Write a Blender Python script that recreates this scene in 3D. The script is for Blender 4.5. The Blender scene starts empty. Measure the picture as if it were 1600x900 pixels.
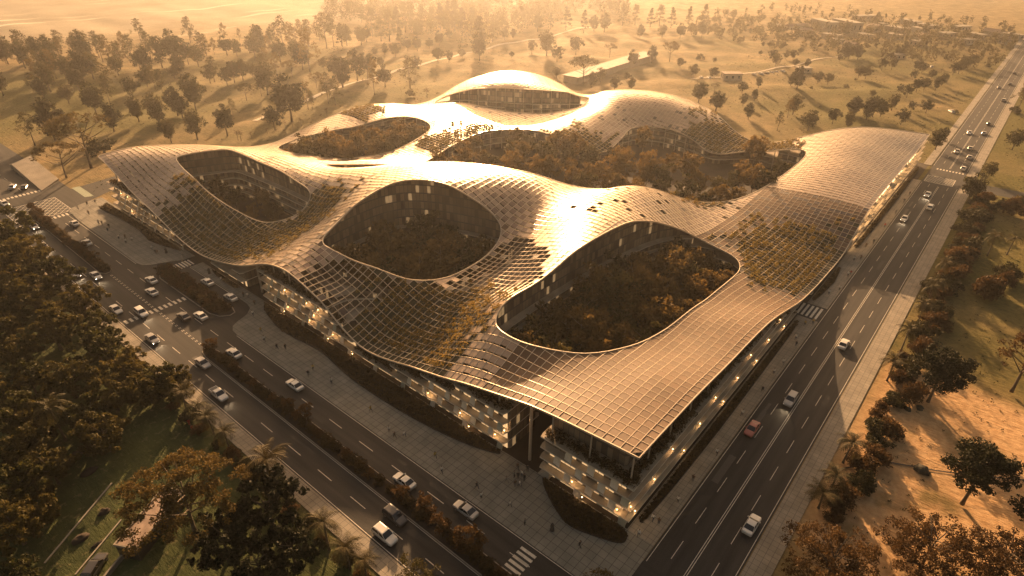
import bpy, math, random
import numpy as np
from mathutils import Matrix, Vector

# ------------------------------------------------------------------ camera, sky, sun, exposure
random.seed(7)
RNG = np.random.default_rng(11)
scene = bpy.context.scene
COL = scene.collection

CAM_LOC = Vector((-66.77, -28.54, 90.0))
ROT = Matrix(((0.6386824, 0.3897740, -0.6634463),
              (-0.7693898, 0.3359781, -0.5432846),
              (0.0111452, 0.8574351, 0.5144714)))
cam_data = bpy.data.cameras.new("camera")
cam_data.sensor_fit = 'HORIZONTAL'
cam_data.sensor_width = 36.0
FPX = 970.2
cam_data.lens = 36.0 * FPX / 1600.0
cam_data.clip_start = 0.5
cam_data.clip_end = 9000.0
cam = bpy.data.objects.new("camera", cam_data)
COL.objects.link(cam)
cam.matrix_world = Matrix.Translation(CAM_LOC) @ ROT.to_4x4()
scene.camera = cam

SUN_EL = math.radians(15.0)
SUN_AZ = math.radians(41.8)
SUN_DIR = Vector((math.cos(SUN_AZ) * math.cos(SUN_EL), math.sin(SUN_AZ) * math.cos(SUN_EL), math.sin(SUN_EL)))

world = bpy.data.worlds.new("World")
scene.world = world
world.use_nodes = True
wn = world.node_tree
wn.nodes.clear()
w_out = wn.nodes.new('ShaderNodeOutputWorld')
w_bg = wn.nodes.new('ShaderNodeBackground')
w_sky = wn.nodes.new('ShaderNodeTexSky')
w_sky.sky_type = 'NISHITA'
w_sky.sun_disc = False
w_sky.sun_elevation = SUN_EL
w_sky.sun_rotation = math.radians(90.0) - SUN_AZ
w_sky.dust_density = 7.0
w_sky.air_density = 1.2
w_sky.ozone_density = 0.3
w_tint = wn.nodes.new('ShaderNodeMix')
w_tint.data_type = 'RGBA'
w_tint.blend_type = 'MULTIPLY'
w_tint.inputs[0].default_value = 1.0
w_tint.inputs[7].default_value = (1.0, 0.77, 0.58, 1.0)      # warm dusty evening air
wn.links.new(w_sky.outputs[0], w_tint.inputs[6])
wn.links.new(w_tint.outputs[2], w_bg.inputs['Color'])
w_bg.inputs['Strength'].default_value = 0.07
wn.links.new(w_bg.outputs[0], w_out.inputs['Surface'])

sun_data = bpy.data.lights.new("sun", 'SUN')
sun_data.energy = 5.0
sun_data.angle = math.radians(0.6)
sun_data.color = (1.0, 0.59, 0.285)
sun = bpy.data.objects.new("sun", sun_data)
COL.objects.link(sun)
sun.rotation_euler = (-SUN_DIR).to_track_quat('-Z', 'Y').to_euler()
sun.location = (150, 120, 200)

scene.view_settings.view_transform = 'Standard'
scene.view_settings.look = 'None'
scene.view_settings.exposure = 1.4
scene.view_settings.gamma = 1.0
scene.view_settings.use_curve_mapping = False
scene.render.engine = 'CYCLES'
cy = scene.cycles
cy.use_denoising = True
try:
    cy.denoiser = 'OPENIMAGEDENOISE'
except Exception:
    pass
cy.max_bounces = 5
cy.diffuse_bounces = 2
cy.glossy_bounces = 2
cy.transmission_bounces = 3
cy.transparent_max_bounces = 6
cy.volume_bounces = 0
cy.sample_clamp_indirect = 4.0
cy.use_adaptive_sampling = True
cy.adaptive_threshold = 0.02
cy.caustics_reflective = False
cy.caustics_refractive = False

INV = ROT.transposed()
def project(p):
    """Pixel (in the 1600 x 900 photograph) of a world point: used to order things for their labels."""
    c = INV @ (Vector(p) - CAM_LOC)
    if c.z > -0.1:
        return None
    return 800 + FPX * c.x / -c.z, 450 - FPX * c.y / -c.z

# ------------------------------------------------------------------ materials
def new_mat(name):
    m = bpy.data.materials.new(name)
    m.use_nodes = True
    nt = m.node_tree
    b = nt.nodes['Principled BSDF']
    return m, nt, b

def simple(name, col, rough=0.6, metal=0.0, var=0.0, scale=3.0, spec=0.5, bump=0.0, emit=None, estr=0.0):
    m, nt, b = new_mat(name)
    b.inputs['Base Color'].default_value = (*col, 1)
    b.inputs['Roughness'].default_value = rough
    b.inputs['Metallic'].default_value = metal
    b.inputs['Specular IOR Level'].default_value = spec
    if var or bump:
        geo = nt.nodes.new('ShaderNodeNewGeometry')
        nz = nt.nodes.new('ShaderNodeTexNoise')
        nz.inputs['Scale'].default_value = scale
        nz.inputs['Detail'].default_value = 4
        nt.links.new(geo.outputs['Position'], nz.inputs['Vector'])
        if var:
            r = nt.nodes.new('ShaderNodeMapRange')
            r.inputs[1].default_value = 0.25; r.inputs[2].default_value = 0.75
            r.inputs[3].default_value = 1 - var; r.inputs[4].default_value = 1 + var
            nt.links.new(nz.outputs['Fac'], r.inputs[0])
            mx = nt.nodes.new('ShaderNodeVectorMath'); mx.operation = 'SCALE'
            mx.inputs[0].default_value = col
            nt.links.new(r.outputs[0], mx.inputs['Scale'])
            nt.links.new(mx.outputs[0], b.inputs['Base Color'])
        if bump:
            bp = nt.nodes.new('ShaderNodeBump')
            bp.inputs['Strength'].default_value = bump
            bp.inputs['Distance'].default_value = 0.3
            nt.links.new(nz.outputs['Fac'], bp.inputs['Height'])
            nt.links.new(bp.outputs[0], b.inputs['Normal'])
    if emit:
        b.inputs['Emission Color'].default_value = (*emit, 1)
        b.inputs['Emission Strength'].default_value = estr
    return m

def leaf_mat(name, c1, c2, trans=0.35, scale=0.7):
    """Leaves: hue wanders from clump to clump and from tree to tree; thin enough for light to shine through."""
    m, nt, b = new_mat(name)
    N = nt.nodes.new
    geo = N('ShaderNodeNewGeometry')
    oi = N('ShaderNodeObjectInfo')
    nz = N('ShaderNodeTexNoise'); nz.inputs['Scale'].default_value = scale; nz.inputs['Detail'].default_value = 3
    nt.links.new(geo.outputs['Position'], nz.inputs['Vector'])
    mr = N('ShaderNodeMapRange'); mr.inputs[1].default_value = 0.3; mr.inputs[2].default_value = 0.7
    nt.links.new(nz.outputs['Fac'], mr.inputs[0])
    ad = N('ShaderNodeMath'); ad.operation = 'MULTIPLY_ADD'; ad.use_clamp = True
    ad.inputs[1].default_value = 0.5
    nt.links.new(mr.outputs[0], ad.inputs[0])
    rn = N('ShaderNodeMath'); rn.operation = 'MULTIPLY'; rn.inputs[1].default_value = 0.5
    nt.links.new(oi.outputs['Random'], rn.inputs[0])
    nt.links.new(rn.outputs[0], ad.inputs[2])
    mx = N('ShaderNodeMix'); mx.data_type = 'RGBA'
    mx.inputs[6].default_value = (*c1, 1); mx.inputs[7].default_value = (*c2, 1)
    nt.links.new(ad.outputs[0], mx.inputs[0])
    b.inputs['Roughness'].default_value = 0.7
    b.inputs['Specular IOR Level'].default_value = 0.18
    nt.links.new(mx.outputs[2], b.inputs['Base Color'])
    tr = N('ShaderNodeBsdfTranslucent')
    nt.links.new(mx.outputs[2], tr.inputs['Color'])
    ms = N('ShaderNodeMixShader'); ms.inputs[0].default_value = trans
    out = nt.nodes['Material Output']
    nt.links.new(b.outputs[0], ms.inputs[1]); nt.links.new(tr.outputs[0], ms.inputs[2])
    nt.links.new(ms.outputs[0], out.inputs['Surface'])
    return m

M = {}
M['bark'] = simple('bark', (0.10, 0.075, 0.05), 0.85, var=0.3, scale=2)
M['bark_pale'] = simple('pale bark', (0.26, 0.20, 0.15), 0.8, var=0.25, scale=2)
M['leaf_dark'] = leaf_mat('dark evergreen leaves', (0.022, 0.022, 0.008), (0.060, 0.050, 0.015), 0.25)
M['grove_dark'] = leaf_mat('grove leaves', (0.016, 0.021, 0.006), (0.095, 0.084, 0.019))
M['grove_olive'] = leaf_mat('lighter grove leaves', (0.022, 0.025, 0.007), (0.15, 0.110, 0.024))
M['leaf_olive'] = leaf_mat('olive leaves', (0.036, 0.034, 0.011), (0.11, 0.084, 0.022), 0.28)
M['leaf_gold'] = leaf_mat('golden leaves', (0.075, 0.056, 0.016), (0.155, 0.100, 0.026))
M['leaf_rust'] = leaf_mat('rusty leaves', (0.055, 0.030, 0.012), (0.125, 0.068, 0.021))
M['leaf_black'] = leaf_mat('near black leaves', (0.010, 0.012, 0.005), (0.032, 0.032, 0.011), 0.2)  # darkest of the leaf colours, almost black
M['frond'] = leaf_mat('palm fronds', (0.040, 0.038, 0.012), (0.095, 0.065, 0.020), 0.3)
M['hedge'] = leaf_mat('hedge leaves', (0.020, 0.017, 0.007), (0.105, 0.066, 0.022), 0.3, 1.1)
M['roof_leaf'] = leaf_mat('roof garden leaves', (0.13, 0.105, 0.026), (0.32, 0.205, 0.048), 0.4)
M['court_leaf'] = leaf_mat('courtyard leaves', (0.075, 0.055, 0.018), (0.24, 0.145, 0.042), 0.42)
M['white_steel'] = simple('painted steel', (0.52, 0.44, 0.35), 0.38, 0.35, var=0.08, scale=0.3)
M['concrete'] = simple('pale concrete', (0.36, 0.31, 0.25), 0.75, var=0.15, scale=0.6)
M['slab'] = simple('slab edge', (0.60, 0.52, 0.42), 0.5, var=0.10, scale=0.4)
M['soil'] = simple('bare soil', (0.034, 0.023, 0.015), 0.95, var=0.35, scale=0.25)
M['kerb'] = simple('kerb stone', (0.30, 0.26, 0.21), 0.8, var=0.15, scale=1.2)
M['paint'] = simple('road paint', (0.62, 0.56, 0.46), 0.6, var=0.22, scale=1.4)
M['dark_metal'] = simple('dark metal', (0.05, 0.045, 0.04), 0.45, 0.4)
M['rim_steel'] = simple('roof rim steel', (0.62, 0.52, 0.40), 0.30, 0.45)
M['lamp'] = simple('lamp glow', (0.9, 0.7, 0.4), 0.5, emit=(1.0, 0.62, 0.26), estr=3.5)
# ------------------------------------------------------------------ mesh helpers
def quad_mesh(name, Q, mats, mi=None, smooth=False):
    """Q: (n,4,3) quads -> mesh data."""
    Q = np.asarray(Q, dtype=np.float32)
    n = len(Q)
    me = bpy.data.meshes.new(name)
    me.vertices.add(n * 4)
    me.vertices.foreach_set('co', Q.reshape(-1))
    me.loops.add(n * 4)
    me.loops.foreach_set('vertex_index', np.arange(n * 4, dtype=np.int32))
    me.polygons.add(n)
    me.polygons.foreach_set('loop_start', np.arange(0, n * 4, 4, dtype=np.int32))
    if mi is not None:
        me.polygons.foreach_set('material_index', np.asarray(mi, dtype=np.int32))
    if smooth:
        me.polygons.foreach_set('use_smooth', np.ones(n, dtype=bool))
    for m in mats:
        me.materials.append(m)
    me.update(calc_edges=True)
    return me

class MB:
    """Collects faces of one mesh."""
    def __init__(self):
        self.v, self.f, self.mi = [], [], []
    def face(self, pts, mi=0):
        k = len(self.v)
        self.v.extend([tuple(p) for p in pts])
        self.f.append(tuple(range(k, k + len(pts))))
        self.mi.append(mi)
    def grid(self, rings, mi=0, closed=True, cap0=False, cap1=False):
        k = len(self.v)
        n = len(rings[0])
        for r in rings:
            self.v.extend([tuple(p) for p in r])
        for i in range(len(rings) - 1):
            for j in range(n if closed else n - 1):
                a = k + i * n + j; b = k + i * n + (j + 1) % n
                self.f.append((a, b, b + n, a + n)); self.mi.append(mi)
        if cap0:
            self.f.append(tuple(k + j for j in reversed(range(n)))); self.mi.append(mi)
        if cap1:
            q = k + (len(rings) - 1) * n
            self.f.append(tuple(q + j for j in range(n))); self.mi.append(mi)
    def box(self, x0, y0, z0, x1, y1, z1, mi=0):
        a = [(x0, y0), (x1, y0), (x1, y1), (x0, y1)]
        self.grid([[(x, y, z0) for x, y in a], [(x, y, z1) for x, y in a]], mi, True, True, True)
    def obox(self, c, ax, ay, hx, hy, z0, z1, mi=0):
        p = [(c[0] + ax[0] * sx * hx + ay[0] * sy * hy, c[1] + ax[1] * sx * hx + ay[1] * sy * hy) for sx, sy in ((-1, -1), (1, -1), (1, 1), (-1, 1))]
        self.grid([[(x, y, z0) for x, y in p], [(x, y, z1) for x, y in p]], mi, True, True, True)
    def tube(self, pts, rad, n=6, mi=0, cap=True):
        rings = []
        pts = [Vector(p) for p in pts]
        for i, p in enumerate(pts):
            d = (pts[min(i + 1, len(pts) - 1)] - pts[max(i - 1, 0)]).normalized()
            a = d.orthogonal().normalized() if abs(d.z) > 0.9 else d.cross(Vector((0, 0, 1))).normalized()
            b = d.cross(a)
            r = rad[i] if isinstance(rad, (list, tuple)) else rad
            rings.append([p + (a * math.cos(t) + b * math.sin(t)) * r for t in [2 * math.pi * k / n for k in range(n)]])
        self.grid(rings, mi, True, cap, cap)
    def prism(self, poly, z0, z1, mi=0):
        self.grid([[(x, y, z0) for x, y in poly], [(x, y, z1) for x, y in poly]], mi, True, True, True)
    def quads(self, Q, mi=0):
        for q in Q:
            self.face(q, mi)
    def mesh(self, name, mats, smooth=False):
        me = bpy.data.meshes.new(name)
        me.from_pydata(self.v, [], self.f)
        for m in mats:
            me.materials.append(m)
        me.polygons.foreach_set('material_index', np.array(self.mi, dtype=np.int32))
        if smooth:
            me.polygons.foreach_set('use_smooth', np.ones(len(self.f), dtype=bool))
        me.update()
        return me

def link(name, data, parent=None, loc=None):
    o = bpy.data.objects.new(name, data)
    COL.objects.link(o)
    if parent is not None:
        o.parent = parent
    if loc is not None:
        o.location = loc
    return o

def tag(o, label=None, cat=None, group=None, kind=None):
    if label: o['label'] = label
    if cat: o['category'] = cat
    if group: o['group'] = group
    if kind: o['kind'] = kind
    return o

def structure(name, me):
    return tag(link(name, me), kind='structure')

def copy_tree(src, loc, rz=0.0, sc=None):
    """A copy of a thing with copies of its parts and their sub-parts."""
    r = src.copy(); COL.objects.link(r)
    r.location = loc; r.rotation_euler = (0, 0, rz)
    if sc is not None:
        r.scale = sc
    for ch in list(src.children):
        c = ch.copy(); COL.objects.link(c); c.parent = r
        for g in list(ch.children):
            d = g.copy(); COL.objects.link(d); d.parent = c
    return r

PROTO = []
def drop_protos():
    for p in PROTO:
        for ch in list(p.children):
            for g in list(ch.children):
                bpy.data.objects.remove(g)
            bpy.data.objects.remove(ch)
        bpy.data.objects.remove(p)

ORD = ("first second third fourth fifth sixth seventh eighth ninth tenth eleventh twelfth thirteenth fourteenth fifteenth sixteenth "
       "seventeenth eighteenth nineteenth twentieth twenty-first twenty-second twenty-third twenty-fourth twenty-fifth twenty-sixth "
       "twenty-seventh twenty-eighth twenty-ninth thirtieth thirty-first thirty-second thirty-third thirty-fourth thirty-fifth thirty-sixth thirty-seventh thirty-eighth thirty-ninth fortieth forty-first forty-second").split()
TO_LABEL = []      # (object, look, place, height of the point that is looked at)
def later(o, look, place, cat, group, z=0.0):
    o['category'] = cat; o['group'] = group
    TO_LABEL.append((o, look, place, z))
def write_labels():
    fam = {}
    for o, look, place, z in TO_LABEL:
        fam.setdefault((look, place), []).append((o, z))
    for (look, place), items in fam.items():
        if len(items) == 1:
            items[0][0]['label'] = f"{look} {place}"
            continue
        def key(it):
            p = project(it[0].location + Vector((0, 0, it[1])))
            return p[0] if p else 1e6
        items.sort(key=key)
        for i, (o, z) in enumerate(items):
            o['label'] = f"{look} {place}, {ORD[min(i, 41)]} from the left"

# ---- plane geometry
def chaikin(poly, n=2):
    P = np.array(poly, float)
    for _ in range(n):
        Q = np.roll(P, -1, 0)
        P = np.stack([0.75 * P + 0.25 * Q, 0.25 * P + 0.75 * Q], 1).reshape(-1, 2)
    return P

def signed_dist(poly, X, Y):
    """Distance to a polygon's outline, positive inside."""
    P = np.asarray(poly, float); Q = np.roll(P, -1, 0)
    x = X.reshape(-1); y = Y.reshape(-1)
    best = np.full(x.shape, 1e18); inside = np.zeros(x.shape, bool)
    for (ax, ay), (bx, by) in zip(P, Q):
        dx, dy = bx - ax, by - ay
        L = dx * dx + dy * dy
        if L < 1e-12:
            continue
        t = np.clip(((x - ax) * dx + (y - ay) * dy) / L, 0, 1)
        d = (x - ax - t * dx) ** 2 + (y - ay - t * dy) ** 2
        best = np.minimum(best, d)
        if abs(by - ay) > 1e-12:
            c = ((ay > y) != (by > y)) & (x < dx * (y - ay) / (by - ay) + ax)
            inside ^= c
    d = np.sqrt(best)
    return np.where(inside, d, -d).reshape(X.shape)

class Field:
    """Values on a regular grid, read with bilinear interpolation."""
    def __init__(self, u0, v0, step, F):
        self.u0, self.v0, self.s, self.F = u0, v0, step, F
    def __call__(self, u, v):
        a = np.clip((np.asarray(u, float) - self.u0) / self.s, 0, self.F.shape[0] - 1.001)
        b = np.clip((np.asarray(v, float) - self.v0) / self.s, 0, self.F.shape[1] - 1.001)
        i = a.astype(int); j = b.astype(int); a = a - i; b = b - j
        F = self.F
        return F[i, j] * (1 - a) * (1 - b) + F[i + 1, j] * a * (1 - b) + F[i, j + 1] * (1 - a) * b + F[i + 1, j + 1] * a * b

def marching(us, vs, F):
    """Region where F > 0: (runs of full cells as rectangles, clipped polygons, outline segments)."""
    pos = F > 0
    c = pos[:-1, :-1].astype(int) + pos[1:, :-1] + pos[1:, 1:] + pos[:-1, 1:]
    rects, polys, segs = [], [], []
    for i in range(c.shape[0]):
        row = c[i]
        j = 0
        full = np.flatnonzero(row == 4)
        if len(full):
            brk = np.flatnonzero(np.diff(full) > 1)
            st = np.r_[full[0], full[brk + 1]]; en = np.r_[full[brk], full[-1]]
            for a, b in zip(st, en):
                rects.append((us[i], vs[a], us[i + 1], vs[b + 1]))
        for j in np.flatnonzero((row > 0) & (row < 4)):
            cs = [(i, j), (i + 1, j), (i + 1, j + 1), (i, j + 1)]
            poly, cross = [], []
            for k in range(4):
                p, q = cs[k], cs[(k + 1) % 4]
                fp, fq = F[p], F[q]
                if fp > 0:
                    poly.append((us[p[0]], vs[p[1]]))
                if (fp > 0) != (fq > 0):
                    t = fp / (fp - fq)
                    x = (us[p[0]] + t * (us[q[0]] - us[p[0]]), vs[p[1]] + t * (vs[q[1]] - vs[p[1]]))
                    poly.append(x)
                    cross.append((x, fp > 0))
            polys.append(poly)
            for k in range(len(cross)):
                if cross[k][1]:      # leaving, next one enters
                    segs.append((cross[k][0], cross[(k + 1) % len(cross)][0]))
    return rects, polys, segs

def iso_slab(mb, us, vs, F, z0, z1, mi_top=0, mi_side=0, bottom=True):
    rects, polys, segs = marching(us, vs, F)
    for a, b, c, d in rects:
        mb.face([(a, b, z1), (c, b, z1), (c, d, z1), (a, d, z1)], mi_top)
        if bottom:
            mb.face([(a, b, z0), (a, d, z0), (c, d, z0), (c, b, z0)], mi_top)
    for p in polys:
        mb.face([(x, y, z1) for x, y in p], mi_top)
        if bottom:
            mb.face([(x, y, z0) for x, y in reversed(p)], mi_top)
    for p, q in segs:
        mb.face([(p[0], p[1], z0), (q[0], q[1], z0), (q[0], q[1], z1), (p[0], p[1], z1)], mi_side)

def chain(segs):
    """Outline segments put in order, each with the run along the outline at which it starts."""
    key = lambda p: (round(p[0], 3), round(p[1], 3))
    nxt = {}
    for s in segs:
        nxt.setdefault(key(s[0]), []).append(s)
    ends = {key(s[1]) for s in segs}
    out, used = [], set()
    for first in [s for s in segs if key(s[0]) not in ends] + list(segs):
        s, run = first, 0.0
        while s is not None and id(s) not in used:
            used.add(id(s)); L_ = math.hypot(s[1][0] - s[0][0], s[1][1] - s[0][1])
            out.append((s[0], s[1], run, run + L_)); run += L_
            c = [t for t in nxt.get(key(s[1]), []) if id(t) not in used]
            s = c[0] if c else None
    return out

def wall_mesh(name, pieces, mat):
    """Upright panes with the run along the wall in the UV map. pieces: (p, q, run0, run1, z0, zp, zq)"""
    Q = [[(p[0], p[1], z0), (q[0], q[1], z0), (q[0], q[1], zq), (p[0], p[1], zp)] for p, q, a, b, z0, zp, zq in pieces]
    me = quad_mesh(name, Q, [mat])
    uv = me.uv_layers.new(name='run')
    uv.data.foreach_set('uv', np.array([[(a, z0), (b, z0), (b, zq), (a, zp)] for p, q, a, b, z0, zp, zq in pieces], np.float32).reshape(-1))
    return me

# ---- leaves
def leaf_quads(P, size, rng, up=0.35, jit=0.5, aspect=0.6):
    """One randomly turned leaf quad at each point of P (n,3)."""
    n = len(P)
    nrm = rng.normal(size=(n, 3)); nrm[:, 2] += up
    nrm /= np.linalg.norm(nrm, axis=1)[:, None]
    t = rng.normal(size=(n, 3)); t -= nrm * (t * nrm).sum(1)[:, None]
    t /= np.linalg.norm(t, axis=1)[:, None]
    b = np.cross(nrm, t)
    s = size * (1 + jit * (rng.random(n) - 0.5) * 2)
    t = t * s[:, None] * 0.5; b = b * (s * aspect)[:, None] * 0.5
    return np.stack([P - t - b * 0.35, P + b - t * 0.1, P + t + b * 0.35, P - b + t * 0.1], 1)

def clump_points(centres, radius, per, rng, flat=0.8):
    out = []
    for c in centres:
        r = radius * (0.6 + 0.8 * rng.random())
        k = max(3, int(per * (r / radius) ** 2))
        d = rng.normal(size=(k, 3)); d /= np.linalg.norm(d, axis=1)[:, None]
        d *= (rng.random(k) ** 0.45)[:, None] * r
        d[:, 2] *= flat
        out.append(d + c)
    return np.concatenate(out)
# ------------------------------------------------------------------ ground, roads, pavements
def smooth01(t):
    t = np.clip(t, 0, 1)
    return t * t * (3 - 2 * t)

def rect_dist(u, v, a, b, c, d):
    return np.hypot(np.maximum(np.maximum(a - u, u - c), 0), np.maximum(np.maximum(b - v, v - d), 0))

def ground_z(u, v):
    u = np.asarray(u, float); v = np.asarray(v, float)
    dist = np.minimum(rect_dist(u, v, -40, -22, 262, 232), np.minimum(rect_dist(u, v, -4000, -26, 4000, -2), rect_dist(u, v, -42, -4000, 10, 4000)))
    dist = np.minimum(dist, rect_dist(u, v, -90, 20, 0, 130))
    k = smooth01((dist - 4) / 40)
    w = (np.sin(u * 0.061 + 1.3 * np.sin(v * 0.031)) * np.sin(v * 0.083 + 0.9 * np.sin(u * 0.037)) * 0.75
         + np.sin(u * 0.157 + v * 0.093 + 2.0) * 0.22 + np.sin(v * 0.211 - u * 0.121) * 0.18)
    return k * w * 1.7 - 0.012

def axis_nodes(lo, a, b, hi, fine, n_out):
    left = a - np.geomspace(fine, a - lo, n_out)[::-1]
    right = b + np.geomspace(fine, hi - b, n_out)
    return np.concatenate([left, np.arange(a, b + 0.1, fine), right])

GU = axis_nodes(-1800, -110, 700, 3600, 5.0, 16)
GV = axis_nodes(-1500, -110, 480, 3200, 5.0, 16)
UU, VV = np.meshgrid(GU, GV, indexing='ij')
ZZ = ground_z(UU, VV)
nu, nv = UU.shape
gm = bpy.data.meshes.new('ground')
gm.vertices.add(nu * nv)
gm.vertices.foreach_set('co', np.stack([UU, VV, ZZ], -1).reshape(-1))
idx = np.arange(nu * nv).reshape(nu, nv)
fq = np.stack([idx[:-1, :-1], idx[1:, :-1], idx[1:, 1:], idx[:-1, 1:]], -1).reshape(-1, 4)
gm.loops.add(len(fq) * 4); gm.loops.foreach_set('vertex_index', fq.reshape(-1).astype(np.int32))
gm.polygons.add(len(fq)); gm.polygons.foreach_set('loop_start', np.arange(0, len(fq) * 4, 4, dtype=np.int32))
gm.polygons.foreach_set('use_smooth', np.ones(len(fq), bool))
gm.update(calc_edges=True)

def soft_rect(a, b, c, d, w):
    return smooth01(1 - rect_dist(UU, VV, a, b, c, d) / w)
wob = 8 * np.sin(UU * 0.09 + 1) * np.sin(VV * 0.11) + 4 * np.sin(UU * 0.23 + VV * 0.19)
zone = np.zeros((nu, nv, 4), np.float32); zone[..., 3] = 1
green = 0.75 * soft_rect(95, -90, 640, -24, 40) + 0.5 * soft_rect(250, -10, 700, 60, 60) + 0.75 * soft_rect(-60, 330, 60, 450, 60) + 0.5 * soft_rect(60, 250, 220, 420, 50) + 0.35 * soft_rect(300, 60, 520, 200, 60)
lawn = soft_rect(-120, -60, -33, 160, 6)
sand = smooth01(1 - rect_dist(UU, VV, 18, -75, 78 + 0 * wob, -25) / 9 + wob * 0.03) * (VV < -20)
pale = smooth01((UU * 0.35 + VV - 560) / 160) * smooth01((520 - UU) / 250)
pale = np.maximum(pale, smooth01((UU - 900) / 400) * 0.6)
zone[..., 0] = np.clip(green, 0, 1); zone[..., 1] = sand; zone[..., 2] = pale
at = gm.attributes.new('zone', 'FLOAT_COLOR', 'POINT')
at.data.foreach_set('color', zone.reshape(-1))
at2 = gm.attributes.new('lawn', 'FLOAT', 'POINT')
at2.data.foreach_set('value', np.clip(lawn, 0, 1).reshape(-1).astype(np.float32))

def ground_material():
    m, nt, b = new_mat('open ground')
    N = nt.nodes.new; L = nt.links.new
    geo = N('ShaderNodeNewGeometry')
    def noise(scale, detail=5, vec=None, rough=0.6):
        n = N('ShaderNodeTexNoise'); n.inputs['Scale'].default_value = scale; n.inputs['Detail'].default_value = detail
        n.inputs['Roughness'].default_value = rough
        L(vec or geo.outputs['Position'], n.inputs['Vector']); return n
    def ramp(src, lo, hi):
        r = N('ShaderNodeMapRange'); r.inputs[1].default_value = lo; r.inputs[2].default_value = hi; L(src, r.inputs[0]); return r.outputs[0]
    def mix(f, a, c):
        x = N('ShaderNodeMix'); x.data_type = 'RGBA'
        if isinstance(f, float): x.inputs[0].default_value = f
        else: L(f, x.inputs[0])
        for k, s in ((6, a), (7, c)):
            if isinstance(s, tuple): x.inputs[k].default_value = (*s, 1)
            else: L(s, x.inputs[k])
        return x.outputs[2]
    def mul(a, c):
        x = N('ShaderNodeMath'); x.operation = 'MULTIPLY'; x.use_clamp = True
        L(a, x.inputs[0])
        if isinstance(c, float): x.inputs[1].default_value = c
        else: L(c, x.inputs[1])
        return x.outputs[0]
    big = noise(0.018, 4); mid = noise(0.09, 5); fine = noise(0.8, 5)
    za = N('ShaderNodeAttribute'); za.attribute_name = 'zone'
    sp = N('ShaderNodeSeparateColor'); L(za.outputs['Color'], sp.inputs[0])
    la = N('ShaderNodeAttribute'); la.attribute_name = 'lawn'
    grass = mix(ramp(mid.outputs['Fac'], 0.35, 0.65), (0.33, 0.235, 0.115), (0.17, 0.130, 0.058))
    grass = mix(mul(ramp(fine.outputs['Fac'], 0.5, 0.75), 0.5), grass, (0.12, 0.10, 0.045))
    greens = mix(ramp(fine.outputs['Fac'], 0.35, 0.7), (0.16, 0.135, 0.040), (0.075, 0.072, 0.022))
    gfac = N('ShaderNodeMath'); gfac.operation = 'MULTIPLY_ADD'; gfac.use_clamp = True
    L(sp.outputs[0], gfac.inputs[0]); gfac.inputs[1].default_value = 1.1
    gb = N('ShaderNodeMath'); gb.operation = 'SUBTRACT'; L(ramp(big.outputs['Fac'], 0.35, 0.75), gb.inputs[0]); gb.inputs[1].default_value = 0.45
    L(gb.outputs[0], gfac.inputs[2])
    col = mix(gfac.outputs[0], grass, greens)
    pale_c = mix(ramp(noise(0.012, 6).outputs['Fac'], 0.4, 0.7), (0.42, 0.36, 0.27), (0.27, 0.23, 0.16))
    mp = N('ShaderNodeMapping'); mp.inputs['Rotation'].default_value = (0, 0, 0.75); mp.inputs['Scale'].default_value = (1, 9, 1)
    L(geo.outputs['Position'], mp.inputs['Vector'])
    streak = noise(0.006, 3, mp.outputs[0])
    pale_c = mix(ramp(streak.outputs['Fac'], 0.60, 0.68), pale_c, (0.70, 0.62, 0.50))
    col = mix(sp.outputs[2], col, pale_c)
    sand_c = mix(ramp(fine.outputs['Fac'], 0.3, 0.7), (0.60, 0.40, 0.22), (0.42, 0.25, 0.12))
    sand_c = mix(mul(ramp(mid.outputs['Fac'], 0.55, 0.68), 0.8), sand_c, (0.12, 0.095, 0.035))
    col = mix(sp.outputs[1], col, sand_c)
    lawn_c = mix(ramp(mid.outputs['Fac'], 0.4, 0.65), (0.080, 0.092, 0.034), (0.036, 0.046, 0.018))
    lawn_c = mix(mul(ramp(fine.outputs['Fac'], 0.56, 0.66), 0.5), lawn_c, (0.20, 0.17, 0.09))
    col = mix(la.outputs['Fac'], col, lawn_c)
    L(col, b.inputs['Base Color'])
    b.inputs['Roughness'].default_value = 0.95
    b.inputs['Specular IOR Level'].default_value = 0.1
    rip = N('ShaderNodeMapping'); rip.inputs['Rotation'].default_value = (0, 0, 0.7); rip.inputs['Scale'].default_value = (1.6, 0.35, 1)
    L(geo.outputs['Position'], rip.inputs['Vector'])
    n1 = noise(0.55, 7, rip.outputs[0], 0.72)
    bp = N('ShaderNodeBump'); bp.inputs['Strength'].default_value = 0.75; bp.inputs['Distance'].default_value = 0.9
    L(n1.outputs['Fac'], bp.inputs['Height']); L(bp.outputs[0], b.inputs['Normal'])
    return m
gm.materials.append(ground_material())
structure('ground', gm)

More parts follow.
